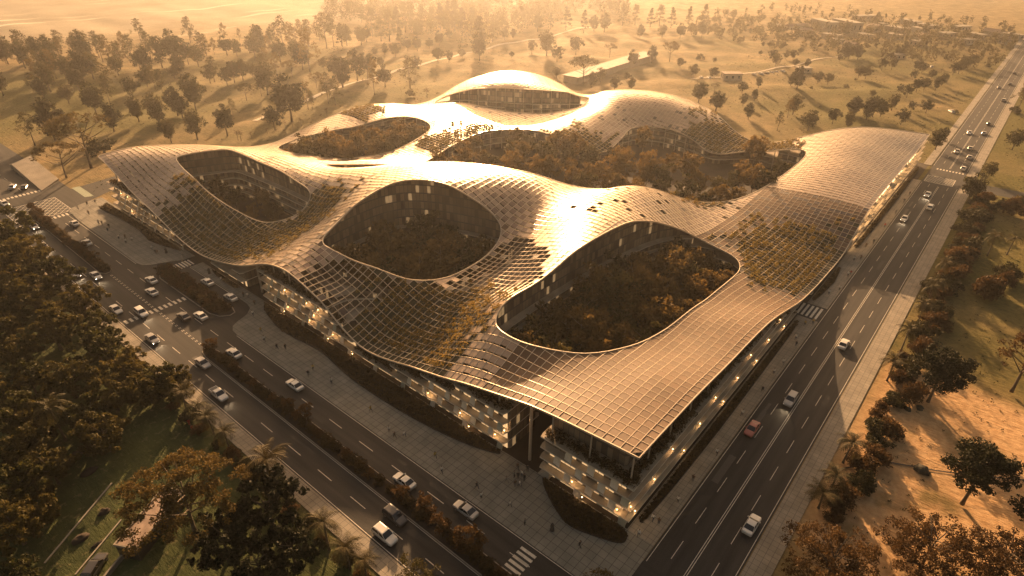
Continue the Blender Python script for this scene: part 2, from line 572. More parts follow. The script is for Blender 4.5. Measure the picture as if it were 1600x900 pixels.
def asphalt_material(name, along):
    m, nt, b = new_mat(name)
    N = nt.nodes.new; L = nt.links.new
    geo = N('ShaderNodeNewGeometry')
    a = N('ShaderNodeTexNoise'); a.inputs['Scale'].default_value = 0.5; a.inputs['Detail'].default_value = 6; mpg = N('ShaderNodeMapping'); mpg.inputs['Scale'].default_value = along; L(geo.outputs['Position'], mpg.inputs['Vector']); L(mpg.outputs[0], a.inputs['Vector'])
    c = N('ShaderNodeTexNoise'); c.inputs['Scale'].default_value = 9.0; c.inputs['Detail'].default_value = 3; L(geo.outputs['Position'], c.inputs['Vector'])
    r = N('ShaderNodeMix'); r.data_type = 'RGBA'; r.inputs[6].default_value = (0.017, 0.016, 0.0155, 1); r.inputs[7].default_value = (0.052, 0.047, 0.043, 1)
    ad = N('ShaderNodeMath'); ad.operation = 'ADD'; L(a.outputs['Fac'], ad.inputs[0]); L(c.outputs['Fac'], ad.inputs[1])
    mr = N('ShaderNodeMapRange'); mr.inputs[1].default_value = 0.75; mr.inputs[2].default_value = 1.25; L(ad.outputs[0], mr.inputs[0])
    L(mr.outputs[0], r.inputs[0]); L(r.outputs[2], b.inputs['Base Color'])
    b.inputs['Roughness'].default_value = 0.72
    b.inputs['Specular IOR Level'].default_value = 0.3
    bp = N('ShaderNodeBump'); bp.inputs['Strength'].default_value = 0.25; bp.inputs['Distance'].default_value = 0.02
    L(c.outputs['Fac'], bp.inputs['Height']); L(bp.outputs[0], b.inputs['Normal'])
    return m
M['asphalt'] = asphalt_material('boulevard asphalt', (1.6, 0.10, 1))
M['asphalt_hw'] = asphalt_material('highway asphalt', (0.10, 1.6, 1))

def paving_material(name, c1, c2, joint, size, mortar):
    m, nt, b = new_mat(name)
    N = nt.nodes.new; L = nt.links.new
    geo = N('ShaderNodeNewGeometry')
    br = N('ShaderNodeTexBrick'); br.offset = 0.0
    br.inputs['Scale'].default_value = 1.0
    br.inputs['Brick Width'].default_value = size; br.inputs['Row Height'].default_value = size
    br.inputs['Mortar Size'].default_value = mortar; br.inputs['Mortar Smooth'].default_value = 0.2
    br.inputs['Color1'].default_value = (*c1, 1); br.inputs['Color2'].default_value = (*c2, 1); br.inputs['Mortar'].default_value = (*joint, 1)
    L(geo.outputs['Position'], br.inputs['Vector'])
    nz = N('ShaderNodeTexNoise'); nz.inputs['Scale'].default_value = 0.35; nz.inputs['Detail'].default_value = 5; L(geo.outputs['Position'], nz.inputs['Vector'])
    mr = N('ShaderNodeMapRange'); mr.inputs[1].default_value = 0.3; mr.inputs[2].default_value = 0.7; mr.inputs[3].default_value = 0.78; mr.inputs[4].default_value = 1.15
    L(nz.outputs['Fac'], mr.inputs[0])
    sc = N('ShaderNodeVectorMath'); sc.operation = 'SCALE'; L(br.outputs['Color'], sc.inputs[0]); L(mr.outputs[0], sc.inputs['Scale'])
    L(sc.outputs[0], b.inputs['Base Color'])
    b.inputs['Roughness'].default_value = 0.8
    return m
M['plaza'] = paving_material('plaza slabs', (0.235, 0.215, 0.175), (0.205, 0.190, 0.155), (0.075, 0.068, 0.055), 1.45, 0.045)
M['walk'] = paving_material('pavement slabs', (0.30, 0.255, 0.195), (0.26, 0.225, 0.175), (0.11, 0.095, 0.075), 1.1, 0.035)

def sheet(name, poly, z, mat, thick=None):
    mb = MB()
    if thick:
        mb.prism(poly, z - thick, z)
    else:
        mb.face([(x, y, z) for x, y in poly])
    return structure(name, mb.mesh(name, [mat]))

# the plot under the building
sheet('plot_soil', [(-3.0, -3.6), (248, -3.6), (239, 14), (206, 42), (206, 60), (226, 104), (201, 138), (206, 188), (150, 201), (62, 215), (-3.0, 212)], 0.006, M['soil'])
# roadways (asphalt at 4 mm steps)
sheet('boulevard_asphalt', [(-29.2, -400), (-3.3, -400), (-3.3, 700), (-29.2, 700)], 0.012, M['asphalt'])
sheet('highway_asphalt', [(-3.3, -17.95), (1500, -17.95), (1500, -5.0), (-3.3, -5.0)], 0.012, M['asphalt_hw'])
sheet('side_street_asphalt', [(-3.3, 221), (13, 229.0), (13, 240), (-3.3, 238)], 0.016, M['asphalt'])
sheet('side_road_asphalt', [(222, -17.95), (233, -17.95), (236, -60), (228, -60)], 0.008, M['asphalt'])
# pavements: kerb step of 0.13 m
def arc(cx, cy, r, a0, a1, n=8):
    return [(cx + r * math.cos(math.radians(a0 + (a1 - a0) * i / n)), cy + r * math.sin(math.radians(a0 + (a1 - a0) * i / n))) for i in range(n + 1)]
KZ = 0.13
plaza_front = [(-12.7, -2.0), (-9.5, -4.9), (0, -4.9), (0.3, -4.9), (0.3, 120.0), (-3.2, 120.0), (-3.35, 115.5)] + arc(-6.6, 112.0, 3.0, 10, -90, 6)[1:] + [(-10.6, 108.8)] + arc(-10.7, 106.8, 2.0, 90, 180, 6) + [(-12.7, 100.0)]
plaza_front = [(-12.7, -2.0), (-11.8, -4.0), (-9.5, -4.9), (0.3, -4.9), (0.3, 120.0), (-3.25, 120.0), (-3.4, 115.0), (-4.0, 112.4), (-6.2, 110.2), (-9.8, 108.9), (-11.4, 108.0), (-12.4, 106.2), (-12.7, 103.5)]
sheet('plaza_paving', plaza_front, KZ, M['plaza'], 0.2)
sheet('entrance_strip_paving', [(-3.25, 120.0), (0.3, 120.0), (0.3, 146.0), (-3.25, 146.0)], KZ, M['plaza'], 0.2)
plaza_back = [(-12.7, 160.5), (-12.2, 157.6), (-10.4, 155.8), (-8.0, 154.9), (-2.6, 151.9), (0.8, 151.7), (0.8, 221.0), (-3.0, 221.0), (-9.9, 218.6), (-11.6, 215.6), (-12.3, 205)]
sheet('upper_plaza_paving', plaza_back, KZ, M['plaza'], 0.2)
sheet('highway_pavement', [(0.3, -4.9), (88, -4.9), (88, 0.2), (0.3, 0.2)], KZ, M['walk'], 0.2)
sheet('highway_pavement', [(96, -4.9), (222, -4.9), (222, 0.2), (96, 0.2)], KZ, M['walk'], 0.2)
sheet('highway_pavement', [(245, -4.6), (900, -4.6), (900, -1.6), (245, -1.6)], KZ, M['walk'], 0.2)
sheet('highway_far_pavement', [(-2.6, -22.0), (222, -22.0), (222, -18.1), (-2.6, -18.1)], KZ, M['walk'], 0.2)
sheet('highway_far_pavement', [(240, -21.6), (900, -21.6), (900, -18.1), (240, -18.1)], KZ, M['walk'], 0.2)
sheet('boulevard_pavement', [(-32.6, -60), (-29.3, -60), (-29.3, 205), (-32.6, 205)], KZ, M['walk'], 0.2)
sheet('driveway_asphalt', [(88, -5.0), (96, -5.0), (96, 14), (88, 14)], 0.02, M['asphalt'])
# traffic islands
def island(name, poly):
    mb = MB()
    mb.prism(poly, 0.0, 0.14, 0)
    P = np.array(poly); c = P.mean(0)
    inner = [(c[0] + (x - c[0]) * 0.90, c[1] + (y - c[1]) * (1 - 0.28 / max(1, abs(y - c[1])))) for x, y in poly]
    mb.prism(inner, 0.02, 0.19, 1)
    return structure(name, mb.mesh(name, [M['kerb'], M['soil']]))
MEDIAN_A = [(-22.2, 162.2), (-21.2, 160.3), (-19.9, 160.3), (-18.9, 162.2), (-18.9, 222.0), (-20.2, 224.5), (-21.6, 223.5)]
MEDIAN_B = [(-22.3, -60), (-19.0, -60), (-19.0, 101), (-19.6, 103.4), (-20.7, 104.2), (-21.8, 103.4), (-22.3, 101)]
ISLAND_C = [(-12.4, 118.0), (-11.4, 114.6), (-9.2, 113.0), (-7.6, 113.4), (-6.8, 116), (-6.8, 150.5), (-8.6, 151.8), (-11.2, 149.6), (-12.4, 146)]
island('boulevard_median', MEDIAN_A); island('boulevard_median', MEDIAN_B); island('drop_off_island', ISLAND_C)

# painted markings, one mesh for each road
def stripes(name, rects, z=0.020):
    mb = MB()
    for a, b, c, d in rects:
        mb.face([(a, b, z), (c, b, z), (c, d, z), (a, d, z)])
    return structure(name, mb.mesh(name, [M['paint']]))
R = []
w = 0.11
for y in (-5.35, -17.6):
    R.append((-3, y - w / 2, 221, y + w / 2)); R.append((246, y - w / 2, 900, y + w / 2))
for y in (-11.25, -11.60):
    R.append((-3, y - w / 2, 219, y + w / 2)); R.append((246, y - w / 2, 900, y + w / 2))
for y in (-8.25, -14.65):
    x = -18.0
    while x < 900:
        if -3 < x and not (216 < x < 246):
            R.append((x, y - w / 2, x + 4.4, y + w / 2))
        x += 9.0
for k in range(9):
    R.append((241.5, -16.9 + k * 1.15, 243.2, -16.3 + k * 1.15))
for k in range(6):
    R.append((89.0, -4.2 + k * 1.15, 95.4, -3.6 + k * 1.15))
stripes('highway_markings', R, 0.026)
R = []
R.append((-12.98, -3, -12.86, 103.5)); R.append((-12.98, 160, -12.86, 213)); R.append((-29.0, -60, -28.88, 213))
R.append((-22.55, -60, -22.45, 100)); R.append((-3.62, 121, -3.5, 146))
y = -50.0
while y < 74:
    R.append((-16.2, y, -16.06, y + 4.2)); R.append((-25.9, y, -25.76, y + 4.2)); y += 9.75
y = 82.8
while y < 210:
    R.append((-15.95, y, -15.81, y + 3.9)); R.append((-25.47, y, -25.33, y + 3.9)); y += 8.0
y = 250
while y < 640:
    R.append((-15.95, y, -15.81, y + 3.9)); R.append((-25.47, y, -25.33, y + 3.9)); y += 8.0
y = 105.0
while y < 159:
    R.append((-20.72, y, -20.58, y + 0.75)); R.append((-20.36, y, -20.22, y + 0.75)); y += 1.7
for k in range(13):
    x = -28.3 + k * 1.24
    R.append((x, 129.2, x + 0.62, 131.2))
for k in range(6):
    x = -13.9 - k * 1.0
    R.append((x - 0.55, 8.8, x, 11.9))
for k in range(14):
    x = -28.0 + k * 1.24
    R.append((x, 213.2, x + 0.66, 215.4)); R.append((x, 244.0, x + 0.66, 246.0))
for k in range(6):
    R.append((-5.2 + k * 0.9 - 1.4, 147.0, -5.2 + k * 0.9 - 0.95, 151.0))
stripes('boulevard_markings', R, 0.026)
# box junctions: crossing diagonals inside a frame
def hatch(name, x0, y0, x1, y1, n, both, z=0.032):
    mb = MB(); w = 0.10
    def bar(p, q, zz):
        d = Vector((q[0] - p[0], q[1] - p[1])).normalized(); s = (-d.y * w, d.x * w)
        mb.face([(p[0] + s[0], p[1] + s[1], zz), (p[0] - s[0], p[1] - s[1], zz), (q[0] - s[0], q[1] - s[1], zz), (q[0] + s[0], q[1] + s[1], zz)])
    for p, q in (((x0, y0), (x1, y0)), ((x0, y1), (x1, y1))):
        bar(p, q, z)
    for p, q in (((x0, y0 + .2), (x0, y1 - .2)), ((x1, y0 + .2), (x1, y1 - .2))):
        bar(p, q, z + 0.004)
    W, H = x1 - x0, y1 - y0
    for k in range(1, 2 * n):
        a = 2 * k / (2 * n)
        def cl(t):
            return min(max(t, 0), 1)
        p = (x0 + W * cl(a), y0 + H * cl(a - 1)); q = (x0 + W * cl(a - 1), y0 + H * cl(a))
        bar(p, q, z + 0.008)
        if both:
            bar((x0 + x1 - p[0], p[1]), (x0 + x1 - q[0], q[1]), z + 0.012)
    return structure(name, mb.mesh(name, [M['paint']]))
hatch('boulevard_junction_box', -26.5, 216.5, -10.2, 234.0, 8, True)
hatch('highway_junction_box', 222.6, -15.6, 231.6, -5.8, 5, True)
sheet('green_crossing', [(-3.0, 226.0), (-0.4, 224.6), (-0.2, 238.8), (-2.8, 239.2)], 0.030, simple('pale green crossing', (0.30, 0.34, 0.25), 0.8, var=0.2, scale=1.5))
# repaired strips of the carriageways
rr = random.Random(77)
mb = MB()
for k in range(26):
    if k % 2:
        x, y = rr.uniform(0, 210), rr.choice([-15.9, -13.0, -9.8, -6.9]); a, b = rr.uniform(2, 9), rr.uniform(.5, 1.3)
    else:
        x, y = rr.choice([-27.2, -23.9, -17.6, -14.4]), rr.uniform(0, 200); a, b = rr.uniform(.5, 1.3), rr.uniform(2, 9)
    mb.face([(x - a / 2, y - b / 2, .018 + .0002 * k), (x + a / 2, y - b / 2, .018 + .0002 * k), (x + a / 2, y + b / 2, .018 + .0002 * k), (x - a / 2, y + b / 2, .018 + .0002 * k)], k % 3 % 2)
structure('road_patches', mb.mesh('road_patches', [simple('fresh tar', (0.014, 0.013, 0.013), .6, var=.2), simple('worn tar', (0.075, 0.068, 0.06), .8, var=.2)]))
# footpaths over the meadow
def path(name, pts, wd, mat, z=0.05):
    mb = MB(); P = [Vector((x, y)) for x, y in pts]
    pp = []
    for i in range(len(P) - 1):
        for k in range(12):
            pp.append(P[i].lerp(P[i + 1], k / 12))
    pp.append(P[-1])
    rg = []
    for i, p in enumerate(pp):
        d = (pp[min(i + 1, len(pp) - 1)] - pp[max(i - 1, 0)]).normalized(); s = Vector((-d.y, d.x)) * wd / 2
        a, b = p + s, p - s
        rg.append([(a.x, a.y, float(ground_z(a.x, a.y)) + z + 0.02), (b.x, b.y, float(ground_z(b.x, b.y)) + z + 0.02)])
    mb.grid(rg, 0, False)
    return structure(name, mb.mesh(name, [mat]))
M['gravel'] = simple('pale gravel', (0.50, 0.42, 0.31), 0.9, var=0.2, scale=0.5)
path('meadow_path', [(90, 268), (120, 282), (167, 296), (227, 304.5), (286, 313), (323, 314), (383, 315), (470, 318)], 3.0, M['gravel'], 0.25)
path('field_track', [(330, 148), (360, 131), (392, 117), (430, 108), (520, 92)], 1.8, M['gravel'], 0.3)
path('sand_track', [(38.5, -24), (46, -30), (50, -38), (58, -52), (62, -66)], 0.35, M['dark_metal'], 0.12)
# ------------------------------------------------------------------ the building: one thing, many parts
OUTLINE = [(0, 0), (246, 0), (236, 16), (222, 30), (206, 42), (203, 55), (207, 68), (214, 80), (222, 92), (226, 107), (216, 124), (200, 136),
           (201, 150), (208, 167), (208, 184), (199, 196), (185, 202), (171, 203), (155, 201), (140, 203), (131, 207), (118, 208), (102, 213),
           (86, 215), (70, 216), (56, 212), (42, 208), (22, 210), (0, 207)]
def chaikin_open(P, n):
    P = np.array(P, float)
    for _ in range(n):
        P = np.concatenate([P[:1], np.stack([0.75 * P[:-1] + 0.25 * P[1:], 0.25 * P[:-1] + 0.75 * P[1:]], 1).reshape(-1, 2), P[-1:]])
    return P
OUT_S = np.concatenate([np.array([[0.0, 0.0]]), chaikin_open(OUTLINE[1:], 2)])
COURTS = {
    'left': [(16.5, 186), (18, 190), (22, 188.5), (30, 184.5), (33, 183), (33.5, 178), (34, 160), (33.5, 140), (32.5, 133.5), (30, 131.3), (25, 131.8), (20, 136), (17, 143), (14.5, 155), (14.5, 172)],
    'mid': [(11.5, 96.5), (12.3, 99.5), (15, 101.2), (26, 103), (40, 103.5), (45.5, 98), (49.5, 87), (52.5, 76), (50, 70), (40, 68), (28, 69), (20, 72), (16, 80)],
    'front': [(11, 36), (13, 42), (20, 44), (45, 44), (68, 42), (85, 39), (93, 32), (94, 22), (88, 17), (75, 15.5), (59, 15), (40, 15), (28, 16.5), (18, 20.5), (12.5, 28)],
    'oval': [(50, 150), (53, 153.5), (58, 152), (63, 146), (67, 139), (66, 136), (61, 136), (55, 141)],
    'rear': [(117, 191), (123, 183), (121, 171), (110, 166), (88, 164), (75, 172), (66, 180), (60, 194), (63, 204), (74, 204), (88, 197), (98, 192)],
    'garden': [(66, 124), (66, 110), (69, 95), (78, 76), (89, 63), (104, 54), (122, 44), (134, 36), (160, 32), (186, 31), (194, 36), (193, 46), (194, 56), (180, 66),
               (187, 80), (189, 96), (182, 107), (168, 104), (154, 104), (146, 116), (150, 138), (136, 152), (110, 150), (90, 146), (76, 140)],
    'slot': [(143, 197), (152, 187), (157, 172), (160, 158), (169, 144), (184, 136), (198, 138), (190, 148), (178, 160), (170, 174), (164, 187), (155, 197)],
}
COURT_S = {k: chaikin(v, 2) for k, v in COURTS.items()}

# heights of the roof read off at its edges, rims and ridges
RZ = [(0, 0, 17.4), (0, 11, 16.8), (0, 21.7, 15.8), (0, 32, 13.5), (0, 43, 10.6), (0, 54, 8.1), (0, 62, 6.0), (0, 71, 5.3), (0, 78, 8.2), (0, 84, 11.9), (0, 96.5, 15.2), (0, 105, 14.2), (0, 112, 11.7),
      (0, 123, 7.5), (0, 134.6, 4.6), (0, 150, 3.2), (0, 165, 6.5), (0, 182, 11.0), (0, 196, 16.0), (0, 207, 19.0),
      (13, 0, 16.9), (26, 0, 16.0), (43, 0, 14.4), (61, 0, 12.3), (74, 0, 8.8), (84, 0, 6.0), (102, 0, 3.4), (118, 0, 2.6), (128, 0, 3.2), (137, 0, 6.8), (146, 0, 9.6), (165, 0, 11.0), (186, 0, 11.0), (220, 0, 11.0), (246, 0, 12.5),
      (238, 14, 14.0), (223, 29, 14.5), (206, 42, 11.0), (203, 55, 7.0), (208, 68, 8.5), (215, 80, 12), (222, 92, 13), (226, 107, 14.5), (215, 124, 16.5), (200, 135, 16),
      (201, 150, 13), (208, 168, 15), (208, 184, 17), (199, 195, 18), (185, 202, 16.5), (170, 203, 14.5), (155, 200, 12), (138, 203, 10), (131, 207, 11.5), (118, 208, 13.5), (102, 212, 12), (86, 215, 8.5), (70, 215, 5.5), (56, 212, 7.5), (42, 208, 12), (22, 209, 17),
      # left court
      (18, 190, 18), (33, 183, 18.5), (36, 165, 18), (34, 150, 18), (33, 135, 16.5), (28, 131, 12.5), (19, 140, 9), (15, 150, 10.5), (14, 158, 12), (14, 172, 15.5),
      # middle court
      (13, 99, 18), (26.5, 103, 22.4), (42.2, 102, 25), (48.4, 89.5, 25), (51, 78, 20), (48, 69, 15), (40, 68, 12.8), (28, 69, 11.8), (20, 72, 12.6), (16, 82, 15),
      # front court
      (12, 38, 18), (19, 43, 19.5), (45, 44, 21), (68, 42, 21.5), (84, 39, 16.0), (94, 28, 9.0), (92, 19, 8.0), (75, 15.5, 10.5), (59, 15, 12.5), (40, 15, 14.4), (28, 16.5, 15.6), (17, 21.5, 17.0), (12, 30, 17.8),
      # ridge of the front wing and its rear edge
      (38, 151, 18.2), (52, 146, 15.4), (59, 137, 16), (51, 113, 23.2), (57, 99, 24.9), (63, 88, 24.7), (71, 76, 22.8), (56, 106, 24.1), (60, 93, 24.9), (80, 67, 20), (87, 58, 21), (92, 55, 20.5), (105, 50, 15.5), (66, 123, 18.8), (67, 108, 22.6), (70, 94, 23.9), (77, 79, 22.4), (90, 62, 18.5),
      (122, 44, 9.0), (134, 36, 8.4), (160, 32, 10.0), (186, 31, 12.0), (194, 37, 11.0), (76, 139, 12.4), (70, 152, 11.8), (56, 170, 11.5), (50, 190, 11.5),
      (110, 12, 5.6), (110, 28, 8.0), (128, 16, 5.8), (150, 16, 10.5), (175, 14, 13.2), (200, 18, 14.5), (225, 12, 14.2), (105, 40, 11.0),
      (30, 52, 15.0), (16, 60, 10.0), (10, 52, 10.5), (30, 60, 13.0), (45, 56, 17.0), (62, 56, 21.5), (60, 70, 19.5), (8, 88, 13.0), (8, 30, 16.0), (20, 8, 16.6), (50, 8, 13.8), (8, 120, 9.2), (12, 128, 8.8), (30, 118, 17.0), (22, 114, 15.0), (8, 145, 5.8), (8, 160, 8.0), (8, 185, 14.0), (42, 165, 17.5), (40, 125, 20.5), (40, 185, 16.5), (10, 198, 18.2),
      # second row
      (117, 191, 11.5), (123, 182, 11), (121, 171, 10), (110, 166, 9), (88, 164, 7.2), (75, 173, 6.6), (62, 192, 8.2), (74, 204, 8.6), (88, 197, 10.4), (98, 194, 11.2),
      (90, 146, 7.2), (110, 151, 8.2), (136, 153, 9), (150, 138, 9), (146, 116, 6.6), (155, 104, 3.6), (168, 104, 6), (182, 107, 9.4), (188, 97, 9.4), (187, 80, 8.4), (178, 66, 4.6), (194, 56, 6.2), (200, 47, 8.6),
      (205, 104, 17.4), (200, 90, 14.5), (195, 120, 16.4), (178, 124, 12.6), (160, 125, 10.2), (210, 92, 15.6), (135, 170, 11.0), (140, 185, 11.6), (152, 187, 11.6), (157, 172, 10.8), (160, 158, 10.2), (169, 144, 10.2), (184, 136, 11.5),
      (198, 138, 14.2), (190, 148, 16.0), (178, 160, 17.2), (170, 174, 17.4), (164, 187, 16.2), (155, 198, 12.8), (188, 180, 19.8), (196, 172, 18.4), (180, 192, 18.8), (195, 186, 19.6), (110, 200, 13.2)]
RZ = np.array(RZ, float)
def tps_fit(P):
    n = len(P); X = P[:, :2] / 100.0
    d2 = ((X[:, None] - X[None]) ** 2).sum(-1)
    K = 0.5 * d2 * np.log(d2 + 1e-12) + np.eye(n) * 2e-4
    A = np.zeros((n + 3, n + 3)); A[:n, :n] = K; A[:n, n] = 1; A[:n, n + 1:] = X; A[n, :n] = 1; A[n + 1:, :n] = X.T
    w = np.linalg.solve(A, np.r_[P[:, 2], 0, 0, 0])
    def f(u, v):
        Y = np.stack([u.reshape(-1), v.reshape(-1)], -1) / 100.0
        out = np.empty(len(Y))
        for s in range(0, len(Y), 8000):
            y = Y[s:s + 8000]
            q = ((y[:, None] - X[None]) ** 2).sum(-1)
            out[s:s + 8000] = (0.5 * q * np.log(q + 1e-12)) @ w[:n] + w[n] + y @ w[n + 1:]
        return out.reshape(u.shape)
    return f
gu = np.arange(-3, 254, 1.0); gv = np.arange(-3, 223, 1.0)
GGU, GGV = np.meshgrid(gu, gv, indexing='ij')
roof_z = Field(-3, -3, 1.0, np.maximum(tps_fit(RZ)(GGU, GGV), 1.6))
SD = {k: signed_dist(p, GGU, GGV) for k, p in COURT_S.items()}
D_OUT = signed_dist(OUT_S, GGU, GGV)
D_COURT = np.max(np.stack(list(SD.values())), 0)         # > 0 inside a court
roof_d = Field(-3, -3, 1.0, np.minimum(D_OUT, -D_COURT))
d_out = Field(-3, -3, 1.0, D_OUT); d_court = Field(-3, -3, 1.0, D_COURT)

BLD = link('office_building', None, loc=(0, 0, 0))
tag(BLD, 'vast office building under one undulating lattice roof pierced by tree-filled courtyards', 'building')

# ---- materials of the roof
def panel_material(name, c1, c2, rough, metal, line_scale, depth):
    m, nt, b = new_mat(name)
    N = nt.nodes.new; L = nt.links.new
    geo = N('ShaderNodeNewGeometry')
    rp = N('ShaderNodeMix'); rp.data_type = 'RGBA'
    rp.inputs[6].default_value = (*c1, 1); rp.inputs[7].default_value = (*c2, 1)
    nz = N('ShaderNodeTexWhiteNoise'); nz.noise_dimensions = '2D'
    sn = N('ShaderNodeVectorMath'); sn.operation = 'SNAP'; sn.inputs[1].default_value = (1.8, 1.75, 1000)
    L(geo.outputs['Position'], sn.inputs[0]); L(sn.outputs[0], nz.inputs['Vector'])
    L(nz.outputs['Value'], rp.inputs[0])
    wv = N('ShaderNodeTexWave'); wv.wave_type = 'BANDS'; wv.bands_direction = 'Y'
    wv.inputs['Scale'].default_value = line_scale; wv.inputs['Distortion'].default_value = 0.0
    L(geo.outputs['Position'], wv.inputs['Vector'])
    mr = N('ShaderNodeMapRange'); mr.inputs[1].default_value = 0.2; mr.inputs[2].default_value = 0.8; mr.inputs[3].default_value = 1 - depth; mr.inputs[4].default_value = 1.0
    L(wv.outputs['Fac'], mr.inputs[0])
    sc = N('ShaderNodeVectorMath'); sc.operation = 'SCALE'; L(rp.outputs[2], sc.inputs[0]); L(mr.outputs[0], sc.inputs['Scale'])
    L(sc.outputs[0], b.inputs['Base Color'])
    b.inputs['Metallic'].default_value = metal
    b.inputs['Roughness'].default_value = rough
    b.inputs['Specular IOR Level'].default_value = 0.6
    return m
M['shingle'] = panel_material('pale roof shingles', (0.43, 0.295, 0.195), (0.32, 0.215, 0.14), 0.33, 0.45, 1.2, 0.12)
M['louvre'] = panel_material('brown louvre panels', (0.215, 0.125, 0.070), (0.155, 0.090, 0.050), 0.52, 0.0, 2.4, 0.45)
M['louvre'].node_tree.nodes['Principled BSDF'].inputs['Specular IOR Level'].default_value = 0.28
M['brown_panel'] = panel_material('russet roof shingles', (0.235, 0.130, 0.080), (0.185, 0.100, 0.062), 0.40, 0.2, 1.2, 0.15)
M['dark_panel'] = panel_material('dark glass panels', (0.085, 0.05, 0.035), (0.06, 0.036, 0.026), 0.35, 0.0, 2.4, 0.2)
M['grid_bar'] = simple('pale lattice bars', (0.58, 0.47, 0.35), 0.34, 0.4)
M['planter'] = simple('planted roof substrate', (0.050, 0.042, 0.018), 0.95, var=0.4, scale=0.8)

CU, CV = 1.8, 1.75
nodes_u = np.arange(0, 250, CU); nodes_v = np.arange(0, 220, CV)
for k_ in ('shingle', 'brown_panel'):
    M[k_].node_tree.nodes['Principled BSDF'].inputs['Coat Weight'].default_value = 0.7
    M[k_].node_tree.nodes['Principled BSDF'].inputs['Coat Roughness'].default_value = 0.30
def h01(*a):
    return (math.sin(a[0] * 12.9898 + a[1] * 78.233 + (a[2] if len(a) > 2 else 0) * 37.719) * 43758.5453) % 1.0
def soft(u, v, cu, cv, ru, rv):
    return math.exp(-((u - cu) / ru) ** 2 - ((v - cv) / rv) ** 2)
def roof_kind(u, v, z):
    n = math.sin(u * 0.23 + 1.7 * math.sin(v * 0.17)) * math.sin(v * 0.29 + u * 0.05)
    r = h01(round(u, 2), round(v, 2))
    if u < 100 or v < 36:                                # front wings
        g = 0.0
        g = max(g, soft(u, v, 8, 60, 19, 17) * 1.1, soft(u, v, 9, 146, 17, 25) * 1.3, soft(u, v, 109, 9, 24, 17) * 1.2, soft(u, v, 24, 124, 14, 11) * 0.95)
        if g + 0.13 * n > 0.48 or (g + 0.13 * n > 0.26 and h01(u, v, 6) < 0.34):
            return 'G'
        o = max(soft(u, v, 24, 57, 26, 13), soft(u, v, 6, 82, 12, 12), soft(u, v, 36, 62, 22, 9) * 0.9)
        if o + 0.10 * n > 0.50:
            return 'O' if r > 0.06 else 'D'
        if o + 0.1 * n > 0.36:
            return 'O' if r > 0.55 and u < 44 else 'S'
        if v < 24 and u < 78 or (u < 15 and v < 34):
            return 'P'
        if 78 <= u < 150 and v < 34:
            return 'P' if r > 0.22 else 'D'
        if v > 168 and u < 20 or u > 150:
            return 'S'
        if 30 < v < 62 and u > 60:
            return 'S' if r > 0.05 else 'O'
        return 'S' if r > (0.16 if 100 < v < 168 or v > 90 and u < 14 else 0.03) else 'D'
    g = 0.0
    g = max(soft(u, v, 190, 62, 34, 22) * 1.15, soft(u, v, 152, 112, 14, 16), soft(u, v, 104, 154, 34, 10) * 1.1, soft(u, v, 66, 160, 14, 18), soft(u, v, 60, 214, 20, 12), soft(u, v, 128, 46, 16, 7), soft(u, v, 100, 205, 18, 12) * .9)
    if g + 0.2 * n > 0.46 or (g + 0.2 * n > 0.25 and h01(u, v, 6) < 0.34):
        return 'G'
    return 'S' if r > 0.06 else 'D'

